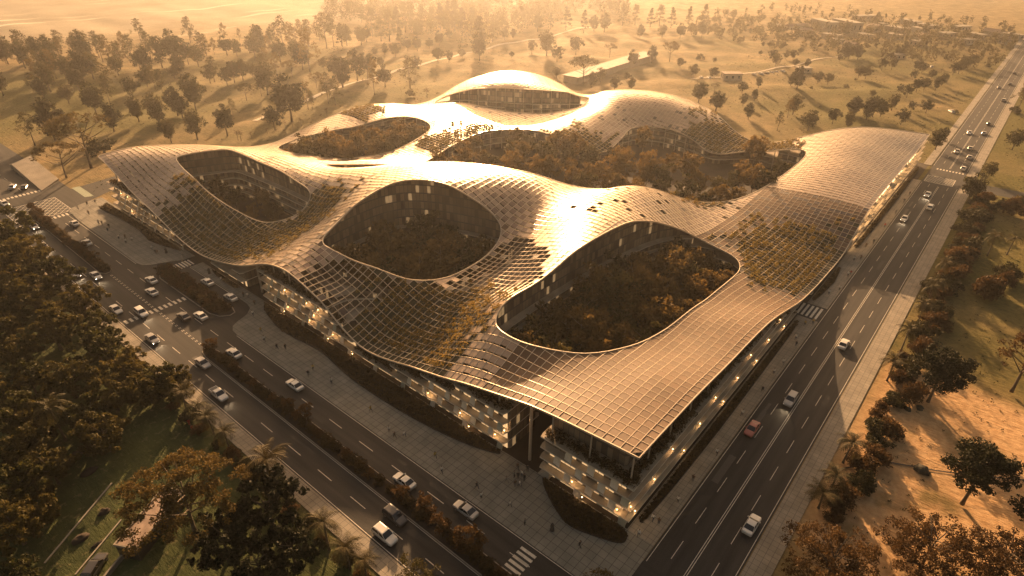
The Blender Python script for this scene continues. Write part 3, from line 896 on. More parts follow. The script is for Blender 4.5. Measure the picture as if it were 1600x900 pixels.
# ---- panels
pan_q, pan_m, pl_q, leafP, under_q = [], [], [], [], []
PM = {'S': 0, 'P': 1, 'D': 2, 'B': 3}
ctr = np.stack(np.meshgrid(nodes_u + CU / 2, nodes_v + CV / 2, indexing='ij'), -1)
dn = roof_d(*np.meshgrid(nodes_u, nodes_v, indexing='ij'))
zn = roof_z(*np.meshgrid(nodes_u, nodes_v, indexing='ij'))
rects_part = []
for i in range(len(nodes_u) - 1):
    for j in range(len(nodes_v) - 1):
        c = [dn[i, j], dn[i + 1, j], dn[i + 1, j + 1], dn[i, j + 1]]
        k_in = sum(x > 0 for x in c)
        if k_in == 0:
            continue
        u0, v0, u1, v1 = nodes_u[i], nodes_v[j], nodes_u[i + 1], nodes_v[j + 1]
        z = [zn[i, j], zn[i + 1, j], zn[i + 1, j + 1], zn[i, j + 1]]
        zc = sum(z) / 4
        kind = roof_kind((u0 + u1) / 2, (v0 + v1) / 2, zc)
        if kind == 'O':
            continue
        if kind in 'SD' and (i + j) % 2 == 0:
            cu_, cv_ = (u0 + u1) / 2, (v0 + v1) / 2
            band = soft(cu_, cv_, 48, 150, 22, 34) + soft(cu_, cv_, 6, 104, 12, 12) + .8 * soft(cu_, cv_, 58, 70, 16, 12) + .8 * soft(cu_, cv_, 120, 40, 34, 10)
            if band + 0.22 * (h01(i, j, 8) - .5) > 0.5:
                kind = 'B'
        if k_in == 4:
            if kind == 'G':
                pl_q.append([(u0, v0, z[0] - .16), (u1, v0, z[1] - .16), (u1, v1, z[2] - .16), (u0, v1, z[3] - .16)])
                if h01(i, j, 3) < 0.86:
                    leafP.append(((u0 + u1) / 2 + random.uniform(-.4, .4), (v0 + v1) / 2 + random.uniform(-.25, .25), zc + 0.35 + 0.45 * h01(i, j, 5)))
                continue
            lo, hi = (0.30, 0.02) if kind != 'P' else (0.04, 0.02)
            if kind in 'SB':
                lo = 0.50 if (i + 2 * j) % 3 == 0 else 0.32
            a, b = lo / CU, 1 - (0.02 if kind == 'P' else 0.05)
            s0, s1 = (0.02, 0.98) if kind == 'P' else (0.04, 0.96)
            def zz(s, t):
                return z[0] * (1 - s) * (1 - t) + z[1] * s * (1 - t) + z[2] * s * t + z[3] * (1 - s) * t
            lift = 0.03 if kind in 'SB' else 0.02
            q = [(u0 + a * CU, v0 + s0 * CV, zz(a, s0) + lift), (u0 + b * CU, v0 + s0 * CV, zz(b, s0) - (.0 if kind in 'SB' else 0)), (u0 + b * CU, v0 + s1 * CV, zz(b, s1) - (.0 if kind in 'SB' else 0)), (u0 + a * CU, v0 + s1 * CV, zz(a, s1) + lift)]
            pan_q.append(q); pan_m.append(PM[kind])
            dz = 0.10
            lowq = [(x, y, zq - dz) for x, y, zq in q]
            pan_q.append([lowq[3], lowq[0], q[0], q[3]]); pan_m.append(PM[kind])
            pan_q.append([lowq[0], lowq[1], q[1], q[0]]); pan_m.append(PM[kind])
            pan_q.append([lowq[0], lowq[3], lowq[2], lowq[1]]); pan_m.append(PM[kind])
        else:
            cs = [(u0, v0), (u1, v0), (u1, v1), (u0, v1)]
            poly = []
            for k in range(4):
                p, q2, fp, fq2 = cs[k], cs[(k + 1) % 4], c[k], c[(k + 1) % 4]
                if fp > 0: poly.append(p)
                if (fp > 0) != (fq2 > 0):
                    t = fp / (fp - fq2); poly.append((p[0] + t * (q2[0] - p[0]), p[1] + t * (q2[1] - p[1])))
            if len(poly) >= 3:
                rects_part.append((kind, [(x, y, float(roof_z(x, y)) - 0.03) for x, y in poly]))
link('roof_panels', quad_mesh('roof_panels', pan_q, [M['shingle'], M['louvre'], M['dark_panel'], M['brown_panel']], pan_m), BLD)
mb = MB()
for kind, p in rects_part:
    mb.face(p, {'S': 0, 'P': 1, 'D': 2, 'G': 3, 'B': 1}[kind])
link('roof_edge_panels', mb.mesh('roof_edge_panels', [M['shingle'], M['louvre'], M['dark_panel'], M['planter']]), BLD)
# each garden on the roof: neighbouring planted cells belong together
cell = {(int(round(q[0][0] / CU)), int(round(q[0][1] / CV))): q for q in pl_q}
seen = set()
for start in cell:
    if start in seen: continue
    todo, comp = [start], []
    seen.add(start)
    while todo:
        c = todo.pop(); comp.append(c)
        for d in ((1, 0), (-1, 0), (0, 1), (0, -1), (1, 1), (-1, -1), (1, -1), (-1, 1)):
            n_ = (c[0] + d[0], c[1] + d[1])
            if n_ in cell and n_ not in seen:
                seen.add(n_); todo.append(n_)
    bed = link('roof_garden_bed', quad_mesh('roof_garden_bed', [cell[c] for c in comp], [M['planter']]), BLD)
    cs_ = set(comp)
    lf = [p for p in leafP if (int(p[0] // CU), int(p[1] // CV)) in cs_]
    if lf:
        lp = clump_points(np.array(lf), 0.85, 34, RNG, 0.7)
        tag(link('roof_garden_plants', quad_mesh('roof_garden_plants', leaf_quads(lp, 0.40, RNG), [M['roof_leaf']]), bed), kind='stuff')

# ---- lattice bars
def bars():
    Q = []
    for axis in (0, 1):
        lines = nodes_v if axis == 0 else nodes_u
        along = nodes_u if axis == 0 else nodes_v
        for c in lines:
            a = along
            U, V = (a, np.full_like(a, c)) if axis == 0 else (np.full_like(a, c), a)
            d = roof_d(U, V); z = roof_z(U, V)
            for k in range(len(a) - 1):
                if d[k] <= 0 and d[k + 1] <= 0:
                    continue
                s, e, zs, ze = a[k], a[k + 1], z[k], z[k + 1]
                if d[k] <= 0:
                    t = d[k] / (d[k] - d[k + 1]); s = a[k] + t * (a[k + 1] - a[k]); zs = z[k] + t * (z[k + 1] - z[k])
                elif d[k + 1] <= 0:
                    t = d[k] / (d[k] - d[k + 1]); e = a[k] + t * (a[k + 1] - a[k]); ze = z[k] + t * (z[k + 1] - z[k])
                w = 0.055 if axis == 0 else 0.05
                up, dn_ = (0.07, 0.16) if axis == 0 else (0.05, 0.14)
                if axis == 0:
                    P = lambda x, off, zq: (x, c + off, zq)
                else:
                    P = lambda x, off, zq: (c + off, x, zq)
                Q.append([P(s, -w, zs + up), P(e, -w, ze + up), P(e, w, ze + up), P(s, w, zs + up)])
                Q.append([P(s, -w, zs - dn_), P(e, -w, ze - dn_), P(e, -w, ze + up), P(s, -w, zs + up)])
                Q.append([P(s, w, zs + up), P(e, w, ze + up), P(e, w, ze - dn_), P(s, w, zs - dn_)])
    return Q
link('roof_lattice', quad_mesh('roof_lattice', bars(), [M['grid_bar']]), BLD)

# ---- rims of the roof edge and of each court
def resample(poly, step):
    P = np.vstack([poly, poly[:1]])
    L = np.r_[0, np.cumsum(np.hypot(*np.diff(P, axis=0).T))]
    n = max(8, int(L[-1] / step))
    t = np.linspace(0, L[-1], n, endpoint=False)
    return np.stack([np.interp(t, L, P[:, 0]), np.interp(t, L, P[:, 1])], -1)
def rim(name, poly, hw, up, down, step=1.5, keep=None):
    P = resample(poly, step) if keep is None else keep
    n = len(P); mb = MB(); rings = []
    for i in range(n):
        d = P[(i + 1) % n] - P[i - 1]; d /= np.hypot(*d); s = np.array([-d[1], d[0]]) * hw
        z = float(roof_z(*P[i])); a, b = P[i] + s, P[i] - s
        rings.append([(a[0], a[1], z + up), (b[0], b[1], z + up), (b[0], b[1], z - down), (a[0], a[1], z - down)])
    rings.append(rings[0])
    mb.grid(rings)
    return link(name, mb.mesh(name, [M['rim_steel']]), BLD)
edge = resample(OUT_S, 1.2)
rim('roof_rim', None, 0.10, 0.16, 0.24, keep=edge)
for k, p in COURT_S.items():
    rim('courtyard_rim', p, 0.09, 0.16, 0.26, 1.0)

# ---- floors
su = np.r_[-0.001, np.arange(0, 252, 1.0)]; sv = np.r_[-0.001, np.arange(0, 220, 1.0)]
SU, SV = np.meshgrid(su, sv, indexing='ij')
do_ = d_out(SU, SV); dc_ = d_court(SU, SV); rz_ = roof_z(SU, SV)
def gap(a, b, c, d):
    return -np.minimum(np.minimum(SU - a, c - SU), np.minimum(SV - b, d - SV))
GAPS = np.minimum(np.minimum(gap(-5, 19.3, 14, 27.6), gap(-5, 112.5, 15, 122.5)), np.minimum(gap(86, -5, 97, 14), gap(-5, 141, 13, 157)))
pad = (SU < 0) | (SV < 0)
LEVELS = [2.4, 4.95, 7.5, 10.0]
def floor_field(z, inset_court, head, inset_out=0.0):
    F = np.minimum(np.minimum(do_ + 0.02 - inset_out, -dc_ - inset_court), np.minimum((rz_ - z - head) * 1.5, GAPS))
    # floors stop short of the open garden front and the far wing ends
    F = np.where(pad, -1.0, F)
    return F
M['floor_top'] = simple('terrace deck', (0.36, 0.29, 0.21), 0.75, var=0.3, scale=0.35)
for z in LEVELS:
    mb = MB()
    iso_slab(mb, su, sv, floor_field(z, 1.4, 1.3), z - 0.26, z, 0, 1)
    link('floor_slab', mb.mesh('floor_slab', [M['floor_top'], M['slab']]), BLD)

# ---- glazing behind the slab edges: rooms in warm lamplight here and there
def glazing_material(name, lit_share, strength, tint=(0.10, 0.075, 0.055)):
    m, nt, b = new_mat(name)
    N = nt.nodes.new; L = nt.links.new
    geo = N('ShaderNodeNewGeometry'); sx = N('ShaderNodeSeparateXYZ'); L(geo.outputs['Position'], sx.inputs[0])
    def math_(op, a, c=None):
        x = N('ShaderNodeMath'); x.operation = op
        for k, s in ((0, a), (1, c)):
            if s is None: continue
            if isinstance(s, (int, float)): x.inputs[k].default_value = s
            else: L(s, x.inputs[k])
        return x.outputs[0]
    uvn = N('ShaderNodeUVMap'); uvn.uv_map = 'run'; su_ = N('ShaderNodeSeparateXYZ'); L(uvn.outputs[0], su_.inputs[0])
    run = su_.outputs[0]
    bay = math_('DIVIDE', run, 1.15)
    fl = math_('FLOOR', bay); fr = math_('FRACT', bay)
    lev = math_('FLOOR', math_('DIVIDE', sx.outputs[2], 2.52))
    cb = N('ShaderNodeCombineXYZ'); L(fl, cb.inputs[0]); L(lev, cb.inputs[1])
    wn_ = N('ShaderNodeTexWhiteNoise'); wn_.noise_dimensions = '2D'; L(cb.outputs[0], wn_.inputs['Vector'])
    mull = math_('MAXIMUM', math_('GREATER_THAN', fr, 0.90), math_('GREATER_THAN', math_('FRACT', math_('DIVIDE', sx.outputs[2], 2.52)), 0.86))
    mx = N('ShaderNodeMix'); mx.data_type = 'RGBA'
    mx.inputs[6].default_value = (*tint, 1); mx.inputs[7].default_value = (0.30, 0.225, 0.155, 1)
    L(math_('POWER', wn_.outputs['Value'], 1.2), mx.inputs[0])
    m2 = N('ShaderNodeMix'); m2.data_type = 'RGBA'; L(mx.outputs[2], m2.inputs[6]); m2.inputs[7].default_value = (0.10, 0.085, 0.07, 1); L(mull, m2.inputs[0])
    L(m2.outputs[2], b.inputs['Base Color'])
    b.inputs['Roughness'].default_value = 0.22
    lit = math_('GREATER_THAN', wn_.outputs['Value'], 1 - lit_share)
    e = math_('MULTIPLY', math_('MULTIPLY', lit, math_('SUBTRACT', 1.0, mull)), strength)
    L(e, b.inputs['Emission Strength'])
    b.inputs['Emission Color'].default_value = (1.0, 0.60, 0.27, 1)
    return m
M['glazing'] = glazing_material('office glazing', 0.06, 0.10)
M['glazing_warm'] = glazing_material('warm boulevard glazing', 0.55, 0.32, (0.2, 0.15, 0.1))
M['glazing_lit'] = glazing_material('lamplit glazing', 0.6, 2.6, (0.3, 0.24, 0.16))
zz0 = 0.0
for z in LEVELS:
    F = floor_field(z, 2.6, 1.3, 1.5)
    lit_zone = (SU > 134) & (SV < 6)
    pcs = [(p, q, a, b, zz0, z - 0.26, z - 0.26) for p, q, a, b in chain(marching(su, sv, np.where(lit_zone, -1.0, F))[2])]
    is_front = lambda w_: w_[0][0] < 4.5 and abs(w_[1][0] - w_[0][0]) < 0.1
    front = [w_ for w_ in pcs if is_front(w_)]
    link('glass_wall', wall_mesh('glass_wall', [w_ for w_ in pcs if not is_front(w_)], M['glazing']), BLD)
    run_ = []
    for w_ in front + [None]:
        if run_ and (w_ is None or abs(w_[0][0] - run_[-1][1][0]) + abs(w_[0][1] - run_[-1][1][1]) > 0.02):
            link('boulevard_glass_wall', wall_mesh('boulevard_glass_wall', run_, M['glazing_warm']), BLD); run_ = []
        if w_ is not None: run_.append(w_)
    zz0 = z
# upper storey between the top terrace and the roof
F = np.minimum(floor_field(10.0, 3.4, 1.5, 3.6), 99)
pcs = []
for p, q, a, b in chain(marching(su, sv, np.where((SU > 134) & (SV < 6), -1.0, F))[2]):
    za, zb = float(roof_z(*p)) - 0.3, float(roof_z(*q)) - 0.3
    if za > 10.2 and zb > 10.2:
        pcs.append((p, q, a, b, 10.0, za, zb))
link('upper_glass_wall', wall_mesh('upper_glass_wall', pcs, M['glazing']), BLD)
# the lit shop front along the highway
for a, b, z0, z1 in ((136.5, 243, 0.1, 2.1), (139, 241, 2.45, 4.65), (143, 240, 5.0, 7.2), (147, 238, 7.55, 9.6)):
    link('lamplit_glass_wall', wall_mesh('lamplit_glass_wall', [((a, 0.9), (b, 0.9), 0.0, b - a, z0, z1, z1)], M['glazing_lit']), BLD)

# ---- sail-shaped fins between the slabs of the boulevard front
M['fin'] = simple('pale facade fin', (0.66, 0.56, 0.43), 0.55, var=0.12, scale=0.8)
M['fin_green'] = simple('grey green facade fin', (0.38, 0.36, 0.27), 0.5, var=0.12, scale=0.8)
def fin_mesh(v, z0, z1, s, mat):
    mb = MB(); rows = []
    n = 6
    for i in range(n + 1):
        t = i / n
        bow = math.sin(math.pi * t) * 0.45
        rows.append([(0.10 + 0.25 * t, v + s * (0.15 + 1.55 * t ** 1.4), z0), (0.45 + 0.55 * t + bow * 0.4, v + s * (0.12 + 1.75 * t), (z0 + z1) / 2), (0.12 + 1.15 * t, v + s * 1.9 * t, z1)])
    mb.grid(rows, 0, False)
    back = [[(x + 0.07, y, z) for x, y, z in reversed(r)] for r in rows]
    mb.grid(back, 0, False)
    return mb.mesh('sail_fin', [mat])
lv = [0.12] + LEVELS
fins = []
for (a, b) in ((0.5, 18.6), (28.2, 111.5), (157.5, 204.5)):
    v = a
    k = 0
    while v + 1.9 < b:
        for L_ in range(4):
            z0, z1 = lv[L_] + 0.0, lv[L_ + 1] - 0.27
            if float(roof_z(0.5, v)) - lv[L_ + 1] > 1.5 and float(roof_z(0.5, v + 1.9)) - lv[L_ + 1] > 1.5:
                if (k + L_) % 2 == 0 and not (L_ == 0 and (k % 4)):
                    fins.append((v, z0, z1, 1 if (k + L_) % 2 else 1, k, L_))
        v += 2.35; k += 1
for n_, (v, z0, z1, s, k, L_) in enumerate(fins[:96]):
    link('sail_fin', fin_mesh(v, z0, z1, s, M['fin'] if h01(k, L_) > 0.25 else M['fin_green']), BLD)
mbs = MB()
for v, z0, z1, s, k, L_ in fins[96:]:
    n = 4; rows = []
    for i in range(n + 1):
        t = i / n; bow = math.sin(math.pi * t) * 0.45
        rows.append([(0.10 + 0.25 * t, v + s * (0.15 + 1.55 * t ** 1.4), z0), (0.45 + 0.55 * t + bow * 0.4, v + s * (0.12 + 1.75 * t), (z0 + z1) / 2), (0.12 + 1.15 * t, v + s * 1.9 * t, z1)])
    mbs.grid(rows, 0, False)
if mbs.f:
    tag(link('sail_fin', mbs.mesh('sail_fin', [M['fin']]), BLD), kind='stuff')
# lamps standing on the slabs
lamp_mb = MB()
rings = []
for i in range(5):
    a = math.pi * i / 4
    rings.append([(0.11 * math.sin(a) * math.cos(t), 0.11 * math.sin(a) * math.sin(t), 0.11 - 0.11 * math.cos(a)) for t in [math.pi / 3 * q for q in range(6)]])
lamp_mb.grid(rings)
lamp_me = lamp_mb.mesh('terrace_lamp', [M['lamp']], True)
nl = 0
for n_, (v, z0, z1, s, k, L_) in enumerate(fins):
    if h01(k, L_, 9) < (0.45 if v < 112 else 0.10) and nl < 62:
        lo_ = link('terrace_lamp', lamp_me, BLD, (0.42, v - 0.25, z0 + 0.55)); nl += 1
        if nl <= 40:
            pl = bpy.data.lights.new('terrace_lamp_light', 'POINT'); pl.energy = 42; pl.color = (1.0, 0.58, 0.26); pl.shadow_soft_size = 0.12
            link('terrace_lamp_light', pl, lo_, (-0.05, 0, 0.45))

# ---- tinted panels of the highway front
pm = [simple('sandy facade panel', (0.60, 0.49, 0.36), 0.5, var=0.1, scale=0.5), simple('grey green facade panel', (0.33, 0.32, 0.25), 0.4, var=0.1, scale=0.5), simple('brown facade panel', (0.40, 0.28, 0.18), 0.45, var=0.1, scale=0.5)]
for L_ in range(4):
    x = 0.4
    while x < 84:
        wd = 2.6 + 4.2 * h01(x, L_)
        if float(roof_z(x + wd, 0.5)) - lv[L_ + 1] > 1.4 and x + wd < 85.5:
            mb = MB()
            off = 0.22 + 0.05 * h01(x, L_, 2)
            mb.grid([[(x, off + 0.65, lv[L_] + .02), (x + wd - 0.12, off + 0.65, lv[L_] + .02), (x + wd - 0.12, off + 0.72, lv[L_] + .02), (x, off + 0.72, lv[L_] + .02)],
                     [(x, off, lv[L_ + 1] - .29), (x + wd - 0.12, off, lv[L_ + 1] - .29), (x + wd - 0.12, off + 0.07, lv[L_ + 1] - .29), (x, off + 0.07, lv[L_ + 1] - .29)]], 0, True, True, True)
            link('facade_panel', mb.mesh('facade_panel', [pm[int(h01(x, L_, 4) * 2.99)]]), BLD)
        x += wd

# lamps along the highway front
for k in range(13):
    u = 2.2 + 6.1 * k; z0 = lv[k % 3 + 1]
    if float(roof_z(u, .5)) - z0 > 2.2:
        lo_ = link('terrace_lamp', lamp_me, BLD, (u, 0.12, z0 + .5))
        pl = bpy.data.lights.new('terrace_lamp_light', 'POINT'); pl.energy = 30; pl.color = (1.0, 0.60, 0.28); pl.shadow_soft_size = 0.12
        link('terrace_lamp_light', pl, lo_, (0, -0.22, 0.35))

# ---- planting along the open terraces
tp = []
def terrace_row(a, b, axis, w0, w1, dens):
    t = a
    while t < b:
        u, v = (random.uniform(w0, w1), t) if axis == 'v' else (t, random.uniform(w0, w1))
        r = float(roof_z(u, v))
        zt = max([z for z in LEVELS if r - z > 1.35] or [0])
        if zt > 2 and float(roof_d(u, v)) > 0:
            tp.append((u, v, zt + random.uniform(0.15, 0.9)))
        t += dens
for w0, w1 in ((0.5, 1.6), (1.4, 2.6), (1.0, 2.2)):
    terrace_row(0.5, 18.8, 'v', w0, w1, 0.42); terrace_row(28, 112, 'v', w0, w1, 0.42); terrace_row(157, 206, 'v', w0, w1, 0.5)
    terrace_row(0.5, 86, 'u', w0, w1, 0.42); terrace_row(98, 118, 'u', w0, w1, 0.5)
lp = clump_points(np.array(tp), 0.6, 20, RNG, 0.8)
tag(link('terrace_planting', quad_mesh('terrace_planting', leaf_quads(lp, 0.36, RNG), [M['hedge']]), BLD), kind='stuff')

# ---- columns
def column(u, v, z0, r=0.16):
    z1 = float(roof_z(u, v)) - 0.15
    mb = MB(); mb.tube([(u, v, z0), (u, v, z1)], r, 8)
    link('column', mb.mesh('column', [M['white_steel']]), BLD)
for v in (1.4, 9.5, 17.5, 30, 40, 92, 99, 106, 176, 184, 192, 200):
    column(1.4, v, 10.0 if float(roof_z(1.4, v)) > 12 else 0.0)
for u in (7, 15, 23, 31, 39, 47, 55, 63, 71):
    column(u, 1.4, 10.0 if float(roof_z(u, 1.4)) > 11.6 else 7.5)
for u, v in ((2.0, 22.8), (2.6, 117.3), (91.5, 1.6)):
    column(u, v, 0.0, 0.30)
nc = 0
for k, step in (('garden', 5.2), ('rear', 5.0), ('slot', 4.6), ('front', 9.0), ('mid', 8.0), ('left', 8.0)):
    P = resample(COURT_S[k], step); n = len(P)
    for i in range(n):
        d = P[(i + 1) % n] - P[i - 1]; d /= np.hypot(*d); s = np.array([-d[1], d[0]])
        q = P[i] + s * 0.9
        if float(roof_d(*q)) < 0.3: q = P[i] - s * 0.9
        if float(roof_z(*q)) > 6.5 and float(roof_d(*q)) > 0.2 and nc < 74 and (q[0] + q[1] > P[:, 0].mean() + P[:, 1].mean() - 6):
            column(q[0], q[1], 0.0, 0.15); nc += 1

# entrance steps of the corner block
mb = MB()
for k in range(7):
    mb.box(0.2, 19.4 - 0.35 * (k + 1), 0.13, 8.0, 19.4 - 0.35 * k - 0.01, 0.13 + 0.28 * (k + 1))
link('entrance_steps', mb.mesh('entrance_steps', [M['concrete']]), BLD)
# ------------------------------------------------------------------ trees, palms, hedges
def trunk_mesh(h, r, limbs, rng, mat, spread=0.35, lean=0.05, top=0.9):
    mb = MB()
    lx, ly = rng.uniform(-lean, lean, 2) * h
    ax = [Vector((lx * t * t, ly * t * t, h * top * t)) for t in (0, 0.12, 0.35, 0.6, 0.8, 1.0)]
    mb.tube(ax, [r * 1.35, r, r * 0.85, r * 0.62, r * 0.4, r * 0.15], 7)
    for k in range(limbs):
        t = 0.38 + 0.5 * (k + rng.random()) / max(1, limbs)
        b = Vector((lx * t * t, ly * t * t, h * top * t))
        a = 2.4 * k + rng.random()
        L_ = h * spread * (1.1 - 0.55 * t)
        e = b + Vector((math.cos(a) * L_, math.sin(a) * L_, L_ * rng.uniform(0.5, 1.0)))
        m_ = b.lerp(e, 0.5) + Vector((0, 0, -0.06 * L_))
        mb.tube([b, m_, e], [r * 0.45, r * 0.28, r * 0.08], 5)
    return mb.mesh('trunk', [mat], True)

def crown_points(kind, h, rng):
    C = []
    if kind in 'dr':
        cz, rz, rx = (0.58, 0.40, 0.25) if kind == 'd' else (0.60, 0.37, 0.34)
        n = 84 if kind == 'd' else 66
        while len(C) < n:
            d = rng.normal(size=3); d /= np.linalg.norm(d); q = rng.random() ** 0.5
            w = 1.0 + 0.25 * math.sin(3 * math.atan2(d[1], d[0]) + h)
            C.append((d[0] * q * rx * h * w, d[1] * q * rx * h * w, h * (cz + d[2] * q * rz)))
    elif kind == 's':
        for k in range(23):
            t = 0.34 + 0.64 * k / 23 + rng.uniform(-.02, .02)
            a = k * 2.2 + rng.random(); rr = h * 0.23 * (1.15 - t) * 2.0 * rng.uniform(0.35, 1.0)
            C.append((math.cos(a) * rr, math.sin(a) * rr, h * t))
            if k % 2: C.append((math.cos(a + 2.5) * rr * .5, math.sin(a + 2.5) * rr * .5, h * (t + .02)))
    elif kind == 'u':
        for k in range(44):
            a = rng.random() * 6.283; q = rng.random() ** 0.5
            C.append((math.cos(a) * q * 0.47 * h, math.sin(a) * q * 0.47 * h, h * (0.93 - 0.24 * q * q + rng.uniform(-.07, .03))))
    elif kind == 'p':
        for k in range(46):
            t = rng.random() ** 0.8; a = rng.random() * 6.283; q = rng.random() ** 0.5
            rr = h * 0.28 * (1.02 - t) ** 0.75 * q
            C.append((math.cos(a) * rr, math.sin(a) * rr, h * (0.16 + 0.84 * t)))
    elif kind == 'b':
        for k in range(16):
            a = rng.random() * 6.283; q = rng.random() ** 0.5
            C.append((math.cos(a) * q * 0.5 * h, math.sin(a) * q * 0.5 * h, h * (0.18 + 0.68 * rng.random() * (1 - 0.5 * q))))
    return np.array(C)

def tree_proto(name, kind, h, clump, per, leaf, leafmat, seed, bark='bark', limbs=6, r=None, spread=0.35, top=0.9, C=None, flat=0.75):
    rng = np.random.default_rng(seed)
    root = link(name, None)
    if kind != 'b':
        link('trunk', trunk_mesh(h, r or h * 0.018, limbs, rng, M[bark], spread, 0.05, top), root)
    C = crown_points(kind, h, rng) if C is None else C
    P = clump_points(C, clump, per, rng, flat)
    P[:, 2] = np.maximum(P[:, 2], 0.1)
    link('crown', quad_mesh('crown', leaf_quads(P, leaf, rng), [M[leafmat]]), root)
    PROTO.append(root)
    return root

def palm_proto(name, h, nf, fl, seed, mat='frond', r=0.17, dry=False):
    rng = np.random.default_rng(seed)
    root = link(name, None)
    mb = MB(); lx, ly = rng.uniform(-.06, .06, 2) * h
    mb.tube([Vector((lx * t * t, ly * t * t, h * t)) for t in (0, .1, .4, .7, 1)], [r * 1.5, r, r * .85, r * .8, r * .9], 7)
    link('trunk', mb.mesh('trunk', [M['bark']], True), root)
    Q = []
    for k in range(nf):
        a = k * 2.399 + rng.random() * .3
        el = rng.uniform(-0.25, 1.15) if not dry else rng.uniform(0.0, 1.3)
        L_ = fl * rng.uniform(0.8, 1.1)
        d = Vector((math.cos(a), math.sin(a), 0)); s = Vector((-math.sin(a), math.cos(a), 0))
        pts = []; p = Vector((lx, ly, h)); ang = el
        for i in range(8):
            pts.append(p.copy()); p = p + (d * math.cos(ang) + Vector((0, 0, math.sin(ang)))) * L_ / 7; ang -= 0.23
        for i in range(7):
            a0, a1 = pts[i], pts[i + 1]
            wd = fl * 0.17 * math.sin(math.pi * min(1, (i + 1.2) / 8.2)) + 0.05
            for sg in (-1, 1):
                for q in (0.1, 0.55):
                    b0 = a0.lerp(a1, q); b1 = a0.lerp(a1, q + 0.30)
                    tip = b1 + s * sg * wd + (a1 - a0) * 0.8 - Vector((0, 0, wd * 0.45))
                    Q.append([b0, b1, tip + (a1 - a0) * 0.12, tip])
    link('crown', quad_mesh('crown', [[tuple(p) for p in q] for q in Q], [M[mat]]), root)
    PROTO.append(root)
    return root

T = {
    'd': [tree_proto('oval_tree', 'd', 14, 1.1, 40, 0.62, 'leaf_dark', 1, flat=.95), tree_proto('oval_tree', 'd', 14, 1.05, 40, 0.60, 'leaf_olive', 2, flat=.95), tree_proto('oval_tree', 'd', 14, 1.15, 36, 0.66, 'leaf_dark', 3, flat=.95)],
    'r': [tree_proto('round_tree', 'r', 10, .95, 38, 0.52, 'leaf_olive', 4, flat=.9), tree_proto('round_tree', 'r', 10, .9, 38, 0.50, 'leaf_dark', 5, flat=.9), tree_proto('round_tree', 'r', 10, 1.0, 34, 0.54, 'leaf_olive', 6, flat=.9)],
    's': [tree_proto('slim_tree', 's', 17, 1.25, 40, 0.55, 'leaf_olive', 7, limbs=9, r=0.2, spread=.2), tree_proto('slim_tree', 's', 17, 1.1, 44, 0.52, 'leaf_gold', 8, limbs=9, r=0.19, spread=.2), tree_proto('slim_tree', 's', 17, 1.4, 38, 0.58, 'leaf_olive', 9, limbs=8, r=0.2, spread=.2)],
    'u': [tree_proto('flat_topped_tree', 'u', 14, 1.0, 40, 0.48, 'leaf_gold', 10, limbs=9, r=0.26, spread=.62, top=.72), tree_proto('flat_topped_tree', 'u', 14, 1.1, 34, 0.50, 'leaf_olive', 11, limbs=9, r=0.26, spread=.6, top=.72)],
    'p': [tree_proto('pointed_tree', 'p', 20, 1.5, 34, 0.75, 'leaf_olive', 12), tree_proto('pointed_tree', 'p', 20, 1.3, 38, 0.72, 'leaf_dark', 13)],
    'b': [tree_proto('wild_bush', 'b', 3, 0.7, 40, 0.36, 'leaf_olive', 14), tree_proto('wild_bush', 'b', 3, 0.65, 40, 0.36, 'leaf_dark', 15)],
    'y': [palm_proto('dry_palm', 3.6, 11, 2.0, 16, 'leaf_rust', 0.12, True)],
}
BASE_H = {'d': 14, 'r': 10, 's': 17, 'u': 14, 'p': 20, 'b': 3, 'y': 4.2}
